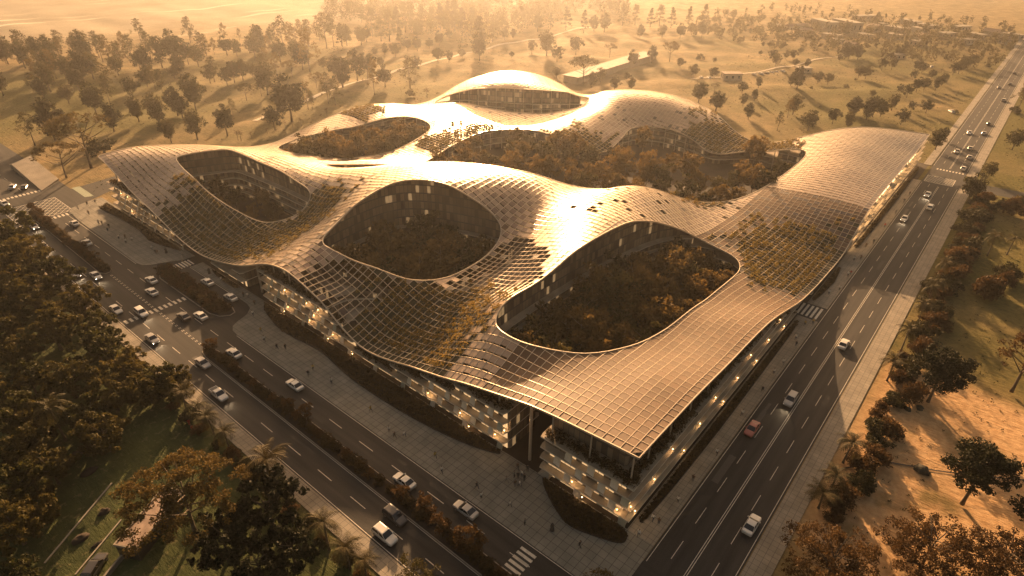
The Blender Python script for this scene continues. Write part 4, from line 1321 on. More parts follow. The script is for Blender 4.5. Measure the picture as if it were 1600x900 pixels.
MEADOW = {
    'A': '52,511.6,10.6r 59.4,494.9,21.9s 55.7,486.1,16.5d 69.4,506.5,16.1d 58.6,447,18d 82.6,501.7,15.2s 90.2,498.3,15.8s 24.4,417,13.8d 37.9,412.3,11.4s 36.2,390.7,11.4d 42.2,372.4,10.7r 5.6,305.5,15.3s -7.8,285.6,24.6d 14.1,307,19.4d 10.7,257,23.8u -0.1,252,15u 20.3,273.1,8.5b 36.8,300.6,13.5d 42.7,336.6,17d 57.4,358.5,15.2s 50.9,306.8,12.3d 55.6,295.4,15.9d 46.2,263,10.9d 69.6,358.7,12.7r 85.9,377.5,12.1r 83.1,351.3,14.2s 90,479.8,17.2d 100.9,486.8,18.2s 68.9,451.4,11.3d 56.8,399.4,14.5d 83.9,459.9,11.6d 72.6,420.5,15.7d 97.5,471.7,17.9s 98.4,461.7,20s 88.8,425.9,12.9r 113,473.9,17.7s 111,457.3,19.1s 104.1,429.7,12.7r 122.2,454.5,19.9s 144.5,514.2,14.7s 116.3,424.9,20.8r 71.3,310.1,15.3d 67.3,437.6,12.2s',
    'B': '127.7,429.6,23.1d 134.3,426,15.6r 132.4,407.6,14r 172.8,497,9.4s 148.6,432.2,18.3s 150.3,430.4,16.9s 161.4,441.3,11.7s 115.8,360.9,11r 119.8,363.3,15.4s 119.3,347.2,11.1r 189.7,479.1,15.7s 164.9,429.8,13.5d 169.7,424.7,11.6d 207.9,488.6,9.8s 126.9,352.6,13.4r 134.4,355.9,13.6r 176.9,413.1,16.3d 197.3,444.3,17.8s 108.8,307.6,9.8u 119.9,310.9,12.2s 124.1,311.1,17.6d 159.8,371.4,15.3s 142.8,358.5,9.1r 82.6,313.5,19d 71.4,305.4,11.5d 56.8,260.4,13.9d 68.9,255.9,14.9d 86.2,281.1,10.3s 88.5,247.4,11.9r 101.5,252.8,22.7d 109.8,275,13.2d 155.2,333.3,11.1u 184.7,393.6,16.1d 217.4,440.8,22.8s 210.2,439.4,18.5s 204.7,436.5,15.3s 199.3,400.8,23.3s 176.3,353.6,16.1d 175.6,344.6,27.5s 238.4,446.8,17.2s 231,426.4,20.3s 152,303.5,9.8u 119.2,264.6,14.7s 120.7,262.9,9.6s 135.8,270,17s 135.7,263.5,14.4s 184.5,341.5,8.6r 181.1,323,14d 162.3,292.3,18.7r 248.6,436.1,20.4s 230.1,401,26.1s 237.3,402,23.5s 241.8,397.2,17.4s 47.6,268.6,9.8d 108.1,390.4,8.5r 74.6,244.7,3y 83,245.2,2.7y 93.9,246.7,2.8y 94.2,241.1,3.8y 100.3,243.1,3.9y 114.1,246.2,2.5y 119.2,248.4,4y 68.8,246.4,4.3y 69.7,245.4,4.3y',
    'C': '162.5,291.7,9.8d 187.6,328.5,10.6d 180,300.7,19.4r 190.8,304,16.9r 165.4,266.7,20.1s 181.2,275.7,12.7d 215.6,320.5,7.8r 189.2,262.4,18.7s 221.4,291.9,10.7r 253.2,303.8,10.5r 258.5,298.2,8.1r 277.4,303.3,6.7r 175.5,247.3,5.4b 180.1,238.1,5.1y 247.7,406.1,16p 247.4,398.8,15.8d 258.4,394.8,14.3d 275,409.3,12d 293.6,424.2,22.8p 339.2,486.9,14.9p 344,482,14.9p 335.2,491,13.9p 286.9,405.2,18.6p 291.7,400.1,25p 308.5,408.7,23.3p 330.1,423.5,23.8p 333.8,419.7,24.7p 340.5,412.7,21.8p 311.6,387.9,16d 269.4,353.2,10.5d 250.4,345.5,11r 272.3,364.8,15.8p 243.1,360.1,6.8d 251.1,358.5,8.6d 271.1,344.3,10.4d 287.8,348.5,8d 300.4,350.5,11.7d 325.6,364.6,8.5r 346.5,406.5,19.9p 351.7,401.1,22.9p 347.6,386.3,25.2p 355.9,387.1,25.5p 351,373.5,22.3p 296.4,303.3,25.2p 273.3,282.3,17.7d 342,330.5,14.9p 353.3,327,9.4d 362.7,325.6,8.5d 302.3,276.8,5.1r 376.3,385.5,19.2p',
    'D': '329.5,279.3,11.1r 321.2,259,17.7d 311.3,242.3,11.7r 350.8,253,13.8r 357.8,227,10.9u 336.8,195.5,11.9d 358.1,192,12.7d 369.2,183.5,14.5u 269.7,191.6,17.5u 271.3,213.6,7.1r 263.3,181.2,9.8d 281.6,186.4,9.4r 267.3,167.3,8.9d 274.1,159.8,8.2d 299.5,177.5,5.5r 450.5,254.1,11.4d 457.9,236.8,10.8d 462.8,222.3,12.3d 488.5,224.1,10.6r 482.2,211.4,13.5d 336.1,148.7,8.9s 351.9,166.7,7.2r 276.3,117.3,11.3r 264.9,101.9,10.2d 344.9,139.2,7.3r 398.1,173.2,5b 423.8,364.9,16.6p 410.1,336,15d 430,336.4,14.2p 433.9,321.8,19.4p 439.3,305.7,19.2p 452,303,14.1d 452.4,292.1,16.1d 490.4,296.2,19p 506.2,291.4,18.1p 509.5,276.6,16.8p 523,274.2,19.3p 516.2,258.4,17.8p 551.2,257.1,16.1p 570.2,249.7,17.5p',
    'E': '276.2,117.1,11.4r 265.9,102,11r 306.8,121.3,5.6u 261.5,82.4,9d 288.4,95.9,7.3d 315.4,107.5,7r 300.6,94.3,6.8d 327.9,102.7,6.8d 251.3,63.6,9.8s 277.8,67.7,10s 287,67.9,10.8d 261.7,52.1,10.7r 282.1,46.4,8.6r 278.3,38.1,9d 303.7,42.4,10.1d 298.6,34.6,11.8d 377.2,82.2,8.6r 378.2,76.2,7.5r 344.2,84.8,13.6d 351.4,90.9,8d 399.4,117.9,9.3r 423.9,128.5,8.4r 415.5,109.5,6.1r 440.1,124.3,6.8r 439.2,118.7,7.6r 467.7,122.6,5.4r 414.8,101.3,6.5d 453.6,90.2,5.9r 471.4,90.8,12.5d 406.9,65.3,9.2r 410.3,61.6,9.2r 344.6,138.2,7.2r 335.3,148.4,9.1r 394.5,160,4.3r 441,144,4r 482.8,151.8,5.5r 478.6,156.2,4.7r 487,147.3,4.2r 487.7,142.6,4.2r 372.1,63.6,3b 315.6,62,1.7b 325.9,74.6,2.1b 398.1,64.5,1.9b 356.9,80.1,2.2b',
    'F': '442.9,59.2,9.5r 447.6,54.2,8.9r 475.7,83.1,10.9d 479.2,90.1,11d 510.5,62.1,8.4r 536.4,63.2,8.7r 460.3,40.4,8.9d 455.5,36.6,7.6r 424,36.6,7.2r 389.9,28,9.1d 398.9,25.4,8r 439.4,28,6.1r 403.9,20,8d 418.3,19.1,8.2r 369.8,29.4,8.8r 371.9,33.9,6.7r 355.7,44.9,4.5r 307.6,43.1,10.1d 306.5,33.4,11r 330.4,29.2,9.3d 309.3,30.3,9r 335.4,20.8,5.7r 339,13.9,7.7r 304.9,19.4,8.3r 463.2,19.3,8.8r 469.6,16.8,9.5r 491.2,16.3,9.7r 502.1,14.2,9.2r 394.5,-7.7,13.1r 270.8,-1.8,9.8d 289.9,-1.9,6.5r 298.5,-7.1,5.6r 381.2,-24.1,16.6s 294.9,-28.9,9.8r 242.8,-25,7.3r 209.1,-22.7,11.3d 205,-32.7,5.5d 514.8,-13.8,4.6b 511.4,4.2,2.7b 378,-5.4,2.2b 374.8,-22.9,4.2b 350.2,1.5,2.6b 331.5,-5,1.5b',
}
LOOK = {'d': 'dense oval tree', 'r': 'round-headed tree', 's': 'slim open tree', 'u': 'flat-topped tree', 'p': 'tall pointed tree', 'b': 'low wild bush', 'y': 'short dry palm'}
CATS = {'b': 'bush', 'y': 'palm'}
PLACE = {'A': 'beyond the pale left roof corner', 'B': 'in the hazy meadow behind the left wing', 'C': 'in the misty wood left of the hump',
         'D': 'in the glare right of the hump', 'E': 'on the dry field behind the roof', 'F': 'on the field by the distant highway'}
def size_word(h, k):
    b = {'d': (12, 17), 'r': (8, 12), 's': (13, 20), 'u': (11, 17), 'p': (16, 21), 'b': (2.4, 4), 'y': (3, 4)}[k]
    return 'small ' if h < b[0] else ('large ' if h > b[1] else '')
rnd = random.Random(5)
def plant(k, u, v, h, name_i=None, wide=1.0):
    ps = T[k]; p = ps[rnd.randrange(len(ps))] if name_i is None else ps[name_i]
    s = h / BASE_H[k]
    return copy_tree(p, (u, v, float(ground_z(u, v)) - 0.05), rnd.uniform(0, 6.28), (s * wide, s * wide, s))
import re
def blocked(u, v):
    return -1 < u < 247 and -1 < v < 215 and float(d_out(u, v)) > 0.5 or -20 < v < -3 or (-30 < u < -3 and v < 700)
for reg, txt in MEADOW.items():
    for it in txt.split():
        k = it[-1]; u, v, h = [float(x) for x in it[:-1].split(',')]
        if blocked(u, v):
            continue
        wide = rnd.uniform(0.9, 1.2) if k not in 'd' else rnd.uniform(1.0, 1.35)
        o = plant(k, u, v, h, None, wide)
        later(o, size_word(h, k) + LOOK[k], PLACE[reg], CATS.get(k, 'tree'), {'b': 'bushes in the fields', 'y': 'dry palms behind the roof'}.get(k, 'trees in the fields'), 0)

# more of the slim and oval trees along the far edge of the left meadow
for i in range(30):
    while True:
        u, v = rnd.uniform(20, 240), rnd.uniform(330, 560)
        p = project((u, v, 0))
        if p and -10 < p[0] < 470 and 62 < p[1] < 150 and not blocked(u, v): break
    k = rnd.choice('sds'); h = rnd.uniform(13, 20)
    o = plant(k, u, v, h, None, rnd.uniform(.95, 1.25))
    later(o, size_word(h, k) + LOOK[k], 'at the far edge of the left meadow', 'tree', 'trees in the fields', 0)

# big leafy trees of the grove at the boulevard
def grove_centres(R_, rng, n, rz=0.72, zc=None):
    C = []
    while len(C) < n:
        d = rng.normal(size=3); d /= np.linalg.norm(d); q = rng.random() ** 0.33
        w = 1 + 0.16 * math.sin(4 * math.atan2(d[1], d[0]) + R_ + n) + 0.1 * rng.normal()
        z = (zc or R_ * 0.95) + d[2] * q * R_ * rz
        if z > R_ * 0.28:
            C.append((d[0] * q * R_ * w, d[1] * q * R_ * w, z))
    return np.array(C)
GROVE = []
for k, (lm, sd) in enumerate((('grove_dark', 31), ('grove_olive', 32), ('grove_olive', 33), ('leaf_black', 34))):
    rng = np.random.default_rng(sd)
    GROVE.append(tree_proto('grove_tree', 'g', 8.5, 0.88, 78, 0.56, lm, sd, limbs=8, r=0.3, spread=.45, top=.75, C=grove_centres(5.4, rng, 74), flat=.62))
BIG = [(-31.5, 192.1, 8.7), (-29.7, 174.1, 7.3), (-40.4, 166.7, 6.9), (-30.4, 155.2, 6.6), (-41.3, 148.9, 6.8), (-32.4, 140.0, 5.4), (-35.2, 125.4, 4.6), (-42.9, 129.5, 6.7), (-51.2, 128.5, 4.6),
       (-39.2, 114.5, 5.5), (-38.0, 104.2, 5.0), (-38.6, 94.9, 4.4), (-34.6, 95.1, 4.1), (-32.9, 90.9, 3.5), (-56.2, 115.6, 4.5), (-52.4, 114.3, 5.1), (-47.2, 108.2, 5.7), (-43.1, 97.1, 4.7), (-48.9, 95.0, 4.5),
       (-55.2, 99.6, 5.0), (-48.8, 86.1, 5.1), (-58.5, 102.1, 5.7), (-61.4, 92.6, 5.6), (-58.3, 84.8, 4.6), (-63.5, 83.6, 5.1), (-66.6, 75.0, 4.7), (-63.3, 77.1, 3.8), (-69.2, 65.7, 3.3), (-38.4, 46.7, 6.4),
       (-46.4, 46.9, 5.3), (-44.7, 39.5, 4.7), (-40.2, 37.4, 4.4), (-27.6 - 3.5, 93.8, 3.4), (-47.7, 146.5, 5.0), (-33.5, 183.0, 5.2), (-36.5, 203.5, 6.0), (-44, 182, 6.5), (-46, 160, 6.2), (-52, 139, 5.6), (-36.0, 118.5, 4.0)]
for i, (u, v, r) in enumerate(BIG):
    u = min(u, -29.8 - r * 0.62)
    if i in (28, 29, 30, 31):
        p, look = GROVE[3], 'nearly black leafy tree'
        place = 'below the large palm beside the boulevard'
    else:
        p = GROVE[i % 3]
        look = 'broad leafy tree' if r > 5.3 else 'smaller leafy tree'
        place = 'in the upper dark grove' if v > 135 else ('in the middle of the dark grove' if v > 100 else 'at the lower edge of the dark grove')
    s = r / 5.4
    o = copy_tree(p, (u, v, 0), rnd.uniform(0, 6.28), (s, s, s * 1.02))
    later(o, look, place, 'tree', 'grove along the boulevard', 5)

# single characterful trees
def own_tree(name, loc, label, R_, h, n, clump, per, leaf, lm, sd, kind='g', **kw):
    rng = np.random.default_rng(sd)
    if kind == 'u':
        C = []
        for k in range(n):
            a = rng.random() * 6.283; q = rng.random() ** 0.5
            w = 1 + .12 * math.sin(5 * a + sd)
            C.append((math.cos(a) * q * R_ * w, math.sin(a) * q * R_ * w, h * (0.95 - 0.42 * q ** 2.2) + rng.uniform(-.9, .4)))
        C = np.array(C)
    else:
        C = grove_centres(R_, rng, n, kw.pop('rz', .8), kw.pop('zc', h - R_ * .8))
    p = tree_proto(name, kind, h, clump, per, leaf, lm, sd, C=C, **kw)
    PROTO.remove(p)
    p.location = loc
    tag(p, label, 'tree')
    return p
own_tree('umbrella_tree', (-47.4, 55.8, 0), 'wide umbrella-shaped tree with visible forked branches over the flat-roofed shed', 9.6, 15.5, 150, 1.0, 95, 0.36, 'leaf_gold', 41, 'u', limbs=13, r=0.34, spread=.58, top=.62, flat=.5)
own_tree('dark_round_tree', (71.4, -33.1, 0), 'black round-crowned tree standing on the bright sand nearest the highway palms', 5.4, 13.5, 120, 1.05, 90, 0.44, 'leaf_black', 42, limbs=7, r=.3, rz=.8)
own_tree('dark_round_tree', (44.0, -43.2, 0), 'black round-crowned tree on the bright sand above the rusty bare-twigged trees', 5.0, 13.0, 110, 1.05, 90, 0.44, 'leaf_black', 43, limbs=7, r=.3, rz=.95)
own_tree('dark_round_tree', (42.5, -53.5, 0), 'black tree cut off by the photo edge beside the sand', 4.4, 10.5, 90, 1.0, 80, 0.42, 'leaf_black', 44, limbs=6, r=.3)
own_tree('leaning_tree', (87.5, -46.8, 0), 'leaning dark tree with bare curved trunk at the edge of the sand', 6.0, 16.0, 44, 1.0, 50, 0.42, 'leaf_rust', 45, 'u', limbs=9, r=.34, spread=.5, top=.75, flat=.5)
for k, (u, v, R_, h, lab) in enumerate(((11.5, -29.0, 7.6, 10.5, 'rusty fine-twigged tree beside the highway pavement, lowest of its kind'), (24.5, -40.0, 7.2, 10.5, 'rusty fine-twigged tree on the sand, middle one of the lower row'),
                                        (29.5, -49.5, 6.4, 10.5, 'rusty fine-twigged tree at the lower edge beside the black tree'), (14.5, -45.5, 6.2, 9.0, 'rusty fine-twigged tree half cut off below the sand'))):
    own_tree('rusty_tree', (u, v, 0), lab, R_, h, 190, 0.85, 66, 0.32, 'leaf_rust', 50 + k, limbs=14, r=.22, spread=.5, rz=.62, top=.8, flat=.6)
own_tree('golden_tree', (-13.6, -3.6, 0), 'small golden tree at the plaza corner, cut off below', 3.2, 5.6, 44, .6, 54, 0.28, 'leaf_gold', 60, limbs=6, r=.14)
own_tree('golden_tree', (-30.6, 19.5, 0), 'small golden tree on the boulevard pavement beside the white estate car', 3.0, 5.8, 44, .6, 54, 0.28, 'leaf_olive', 61, limbs=6, r=.14)

# palms
PALM = [palm_proto('palm_tree', 5.0, 22, 2.7, 71), palm_proto('palm_tree', 5.0, 26, 3.0, 72)]
for i, (u, v, h) in enumerate([(-53.4, 95.9, 8.6), (-33.9, 86.2, 5.1), (-33.5, 80.3, 4.8), (-33.6, 75.6, 4.8), (-34.0, 68.6, 5.2), (-34.4, 53.4, 8.4), (-34.9, 35.8, 7.0), (-34.8, 30.4, 5.0), (-34.2, 27.0, 4.4)]):
    k = {0: 1.0, 5: 1.55}.get(i, 1.0) * h / 5
    o = copy_tree(PALM[i % 2], (u, v, 0), i * 1.3, (0.55 + 0.5 * k if i != 5 else 1.55, 0.55 + 0.5 * k if i != 5 else 1.55, h / 5))
    if i == 0: tag(o, 'thin palm catching light inside the dark grove above the green lawn', 'palm', 'palms along the boulevard')
    elif i == 5: tag(o, 'largest golden palm beside the boulevard, above the black trees', 'palm', 'palms along the boulevard')
    else: later(o, 'feathery palm', 'on the outer edge of the boulevard pavement', 'palm', 'palms along the boulevard', h)
for i, (u, v, h) in enumerate([(87.0, -24.4, 7.2), (73.5, -24.5, 5.4), (119.3, -25.2, 6.4), (133.3, -25.5, 6.3), (161.7, -34.0, 7.0), (40.6, -23.9, 5.6), (31.4, -24.1, 4.6), (26.3, -23.6, 3.6), (166.9, -38.7, 5.8), (116.0, -24.9, 6.1), (104.0, -25.0, 6.2)]):
    o = copy_tree(PALM[i % 2], (u, v, 0), i * 1.1, (1.15, 1.15, h / 5))
    later(o, 'feathery palm' if h > 5 else 'low feathery palm', 'on the verge beyond the highway', 'palm', 'palms along the highway', h)
# young trees and shrubs of the islands
YOUNG = [tree_proto('young_tree', 'y', 5.2, .55, 60, 0.30, 'leaf_rust', 81, limbs=7, r=.09, spread=.3, C=grove_centres(1.7, np.random.default_rng(81), 20, .75, 4.0)),
         tree_proto('young_tree', 'y', 5.2, .55, 60, 0.30, 'leaf_rust', 82, limbs=7, r=.09, spread=.3, C=grove_centres(1.6, np.random.default_rng(82), 18, .9, 3.9))]
SHRUB = [tree_proto('island_shrub', 'b', 2.2, .55, 46, 0.28, 'leaf_rust', 83, C=grove_centres(1.25, np.random.default_rng(83), 22, .75, 1.1)),
         tree_proto('island_shrub', 'b', 2.2, .55, 46, 0.28, 'hedge', 84, C=grove_centres(1.15, np.random.default_rng(84), 20, .8, 1.0))]
for i, (u, v, h) in enumerate([(-20.4, 27.7, 5.6), (-21.4, 23.3, 5.2), (-20.8, 17.1, 6.8), (-20.2, 63.1, 5.6), (-20.6, 34.0, 4.0), (-20.6, 69, 4.2), (-20.6, 100.5, 4.6)]):
    o = copy_tree(YOUNG[i % 2], (u, v, .15), i * 1.9, (h / 5.2 * .95,) * 3)
    later(o, 'young rust-leaved tree' if h > 5 else 'small rust-leaved tree', 'on the lower boulevard median', 'tree', 'young trees on the boulevard islands', h)
for i, (u, v, h) in enumerate([(-20.4, 221, 4.6), (-20.2, 214, 4.6), (-20.4, 206, 4.2), (-20.3, 176, 4.4), (-20.4, 169, 4.0)]):
    o = copy_tree(YOUNG[i % 2], (u, v, .15), i * 1.9, (h / 5.2,) * 3)
    later(o, 'small rust-leaved tree', 'on the upper boulevard median', 'tree', 'young trees on the boulevard islands', h)
def shrub_row(n, a, b, u0, u1, place, mats=(0, 1), s0=.75, s1=1.15):
    for i in range(n):
        v = a + (b - a) * (i + rnd.uniform(-.2, .2)) / max(1, n - 1); u = rnd.uniform(u0, u1)
        s = rnd.uniform(s0, s1); k = mats[i % len(mats)]
        o = copy_tree(SHRUB[k], (u, v, .15), rnd.uniform(0, 6.28), (s, s, s))
        later(o, ('rust-leaved shrub', 'dark clipped shrub')[k], place, 'shrub', 'shrubs on the boulevard islands', 1)
shrub_row(34, 162.5, 221, -20.8, -20.2, 'on the upper boulevard median', (1, 1, 0), .8, 1.15)
shrub_row(36, 8, 101.5, -20.8, -20.4, 'on the lower boulevard median', (1, 0, 1), .8, 1.15)
shrub_row(14, 116.5, 148.5, -11.2, -10.4, 'on the drop-off island, boulevard side', (0, 1), .9, 1.3)
shrub_row(14, 116.5, 149, -8.9, -7.9, 'on the drop-off island, entrance side', (0, 1), .9, 1.3)
# bushes of the verges
VB = [tree_proto('verge_bush', 'b', 3.2, .75, 60, 0.36, 'leaf_rust', 91, C=grove_centres(2.0, np.random.default_rng(91), 30, .7, 1.5)),
      tree_proto('verge_bush', 'b', 3.2, .75, 60, 0.36, 'leaf_dark', 92, C=grove_centres(2.1, np.random.default_rng(92), 30, .7, 1.5))]
for i in range(62):
    u = 24 + 3.1 * i + rnd.uniform(-1.5, 1.5); v = -25.2 - abs(rnd.gauss(0, 1.6)) - (0.5 if i < 20 else 2.0 * rnd.random())
    if 227 < u < 238: continue
    s = rnd.uniform(.7, 1.35) * (1.25 if u > 95 else 1.0)
    o = copy_tree(VB[(i * 7) % 5 % 2], (u, v, 0), rnd.uniform(0, 6.28), (s, s, s * rnd.uniform(.8, 1.15)))
    later(o, ('rusty', 'dark green')[(i * 7) % 5 % 2] + (' low bush' if s < 1 else ' tall bush'), 'on the verge beyond the highway', 'bush', 'bushes along the highway verge', 1)
for i in range(16):
    u = 130 + 6.0 * i + rnd.uniform(-3, 3); v = -36 - rnd.random() * 22
    if 225 < u < 240: continue
    s = rnd.uniform(.9, 1.8)
    o = copy_tree(VB[i % 2], (u, v, float(ground_z(u, v))), rnd.uniform(0, 6.28), (s, s, s * 1.2))
    later(o, ('rusty', 'dark green')[i % 2] + ' scrub bush', 'on the slope beyond the highway verge', 'bush', 'bushes along the highway verge', 1)
for i in range(20):
    v = 26 + 5.2 * i + rnd.uniform(-1.5, 1.5)
    s = rnd.uniform(.5, .95)
    o = copy_tree(VB[i % 2], (-34.0 - rnd.random() * 1.6, v, 0), rnd.uniform(0, 6.28), (s, s, s))
    later(o, ('rusty', 'dark green')[i % 2] + ' bush', 'behind the boulevard pavement', 'bush', 'bushes behind the boulevard pavement', 1)

# courtyard trees
CT = [tree_proto('courtyard_tree', 'c', 9, .85, 40, 0.55, 'court_leaf', 101, 'bark_pale', 8, .11, .3, C=grove_centres(2.6, np.random.default_rng(101), 36, 1.15, 6.0)),
      tree_proto('courtyard_tree', 'c', 9, .85, 40, 0.55, 'leaf_olive', 102, 'bark_pale', 8, .11, .3, C=grove_centres(2.4, np.random.default_rng(102), 32, 1.3, 5.6)),
      tree_proto('courtyard_tree', 'c', 9, .85, 40, 0.55, 'court_leaf', 103, 'bark_pale', 8, .11, .3, C=grove_centres(2.9, np.random.default_rng(103), 40, .9, 5.4))]
CPL = {'front': 'in the large front courtyard', 'mid': 'in the courtyard below the bright ridge', 'left': 'in the long left courtyard', 'rear': 'in the rear left courtyard', 'garden': 'in the wide inner garden'}
for key, n, hmin, hmax, dmin in (('front', 42, 11, 16.5, 2.2), ('mid', 34, 12, 18, 2.2), ('left', 13, 7, 12, 2.2), ('rear', 34, 9, 14, 2.4), ('garden', 72, 9, 15, 3.0)):
    P = COURT_S[key]; lo, hi = P.min(0), P.max(0); got = []
    tries = 0
    while len(got) < n and tries < 4000:
        tries += 1
        q = np.array([rnd.uniform(lo[0], hi[0]), rnd.uniform(lo[1], hi[1])])
        if signed_dist(P, q[:1], q[1:])[0] < dmin or any(np.hypot(*(q - g)) < (5.4 if key == 'garden' else 4.7) for g in got):
            continue
        if key == 'front' and q[1] < 26 and rnd.random() < .55: continue
        if key == 'garden' and 158 < q[0] < 188 and 58 < q[1] < 100 and rnd.random() < .85: continue
        if key == 'front' and q[0] < 28 and rnd.random() < .7: continue
        got.append(q)
        h = rnd.uniform(hmin, hmax) * (1.12 if key == 'front' and q[0] > 45 and q[1] > 30 else 1); k = rnd.randrange(3)
        lim = float(roof_z(*q))
        if key in ('front', 'mid', 'left'): h = min(h, max(6.5, lim - 1.0))
        s = h / 9
        o = copy_tree(CT[k], (q[0], q[1], 0), rnd.uniform(0, 6.28), (s, s, s))
        later(o, ('rusty', 'olive green', 'rusty')[k] + (' slender tree' if h < 9 else ' tall tree'), CPL[key], 'tree', 'trees in the ' + CPL[key][7:], h * .7)

# far woodland and the trees among the far houses: too many to count
def far_mass(name, pts, kind, seed, leaf=1.1, mat='leaf_olive'):
    rng = np.random.default_rng(seed); allP = []
    for u, v, h in pts:
        C = crown_points(kind if kind != 'm' else ('p' if rng.random() < .5 else 'd'), h, rng)
        C = C[rng.permutation(len(C))[:16]]
        p = clump_points(C, h * .12, 9, rng)
        p[:, 0] += u; p[:, 1] += v; p[:, 2] += float(ground_z(u, v)); allP.append(p)
    return tag(link(name, quad_mesh(name, leaf_quads(np.concatenate(allP), leaf, rng), [M[mat]])), kind='stuff')
pts = []
fr = random.Random(9)
while len(pts) < 900:
    u, v = fr.uniform(225, 800), fr.uniform(160, 700)
    a = math.atan2(v + 28.5, u + 66.8); r = math.hypot(u + 66.8, v + 28.5)
    edge_r = 520 + 45 * math.sin(a * 23) + 110 * abs(a - 0.76) / 0.2
    if 0.52 < a < 0.96 and r > edge_r and r < 900 and math.sin(u * .031 + 2 * math.sin(v * .023)) * math.sin(v * .041) > -.45 and abs(v - 305) > 6:
        pts.append((u, v, fr.uniform(12, 22)))
far_mass('far_woodland', pts, 'm', 201)
pts = []
while len(pts) < 620:
    u = fr.uniform(470, 900); v = fr.uniform(-60, 260)
    a = math.atan2(v + 28.5, u + 66.8); r = math.hypot(u + 66, v + 28)
    if -12 > v > -20 or -26 < v < -2: continue
    if a < .44 and 560 < r < 830 and fr.random() < (0.9 if r < 740 else .35):
        pts.append((u, v, fr.uniform(5.5, 11)))
far_mass('village_trees', pts, 'd', 202, .9)

# dry tufts all over the open fields
def tufts(name, n, region, size, mat, seed):
    rng = np.random.default_rng(seed); a, b, c, d = region
    q = np.stack([rng.uniform(a, c, n), rng.uniform(b, d, n)], -1)
    keep = np.sin(q[:, 0] * .11 + 2 * np.sin(q[:, 1] * .07)) * np.sin(q[:, 1] * .13 + q[:, 0] * .03) > rng.uniform(-.8, .6, n)
    q = q[keep]
    q = np.array([p for p in q if not blocked(p[0], p[1]) and not (-24 < p[1] < -1)])
    C = np.column_stack([q, ground_z(q[:, 0], q[:, 1]) + .12])
    P = clump_points(C, size, 9, rng, .55)
    tag(link(name, quad_mesh(name, leaf_quads(P, size * .62, rng), [M[mat]])), kind='stuff')
tufts('dry_tufts', 2600, (5, -95, 250, -25), .42, 'leaf_olive', 401)
tufts('dry_tufts', 3200, (250, -70, 520, 150), .55, 'leaf_olive', 402)
tufts('dry_tufts', 2600, (-40, 214, 330, 420), .55, 'leaf_dark', 403)

# hedges at the foot of the building
def hedge(name, poly, h, label, n, z0=0.13):
    rng = np.random.default_rng(n)
    P = np.array(poly, float)
    root = link(name, None, loc=(float(P[:, 0].mean()), float(P[:, 1].mean()), 0))
    tag(root, label, 'hedge')
    c = P.mean(0)
    mb = MB(); mb.prism([(x - c[0], y - c[1]) for x, y in chaikin(P, 2)], z0, z0 + h * .22)
    link('soil_bed', mb.mesh('soil_bed', [M['soil']]), root)
    lo, hi = P.min(0), P.max(0)
    q = np.stack([rng.uniform(lo[0], hi[0], n * 6), rng.uniform(lo[1], hi[1], n * 6)], -1)
    sd = signed_dist(P, q[:, 0], q[:, 1])
    q = q[sd > 0.1][:n]; sd = sd[sd > 0.1][:n]
    bump = 0.5 + 0.5 * np.sin(q[:, 0] * 2.7 + 1.5 * np.sin(q[:, 1] * .9)) * np.sin(q[:, 1] * 2.1 + 1)
    z = z0 + h * (0.35 + 0.65 * rng.random(len(q))) * (0.45 + 0.55 * np.minimum(1, sd / 0.9)) * (0.45 + .85 * bump)
    pts = np.stack([q[:, 0] - c[0], q[:, 1] - c[1], z], -1)
    link('foliage', quad_mesh('foliage', leaf_quads(pts, 0.42, rng), [M['hedge']]), root)
hedge('hedge', [(-0.4, 18.0), (-1.8, 16.5), (-4.4, 12.2), (-5.9, 8.4), (-4.6, 3.5), (-3.0, -0.8), (-1.2, -0.9), (-0.15, 0.3), (-0.15, 18.0)], 1.3, 'dark planted bed wrapping the near corner of the building', 3600)
hedge('hedge', [(-0.15, 112), (-2.6, 108.0), (-5.0, 96.5), (-3.2, 82.7), (-4.7, 73.2), (-5.4, 65.4), (-5.1, 49.1), (-3.5, 35.9), (-1.0, 28.0), (-0.15, 28.2)], 1.4, 'long wavy dark hedge between plaza and boulevard front', 9000)
hedge('hedge', [(-0.15, 212.0), (-4.0, 211.0), (-2.6, 197.2), (-2.4, 181.0), (-4.0, 171.7), (-1.2, 160.0), (-0.15, 157)], 1.3, 'dark hedge bordering the upper plaza', 4200)
hedge('hedge', [(-0.2, 140.6), (-1.5, 133.9), (-1.6, 125.0), (-0.2, 123.5)], 1.2, 'short dark hedge beside the drop-off lane', 1300)
hedge('hedge', [(3, -0.2), (3, -1.5), (30, -2.0), (62, -1.7), (84, -1.4), (84, -0.2)], 1.2, 'dark hedge strip under the near half of the highway front', 5200)
hedge('hedge', [(98, -0.2), (98, -1.2), (112, -2.3), (122, -1.4), (122, -0.2)], 1.1, 'dark hedge patch under the garden slope beside the highway', 1500)
hedge('hedge', [(140, -0.2), (140, -1.6), (190, -2.2), (236, -1.7), (236, -0.2)], 1.2, 'dark hedge strip under the lamplit highway front', 4200)
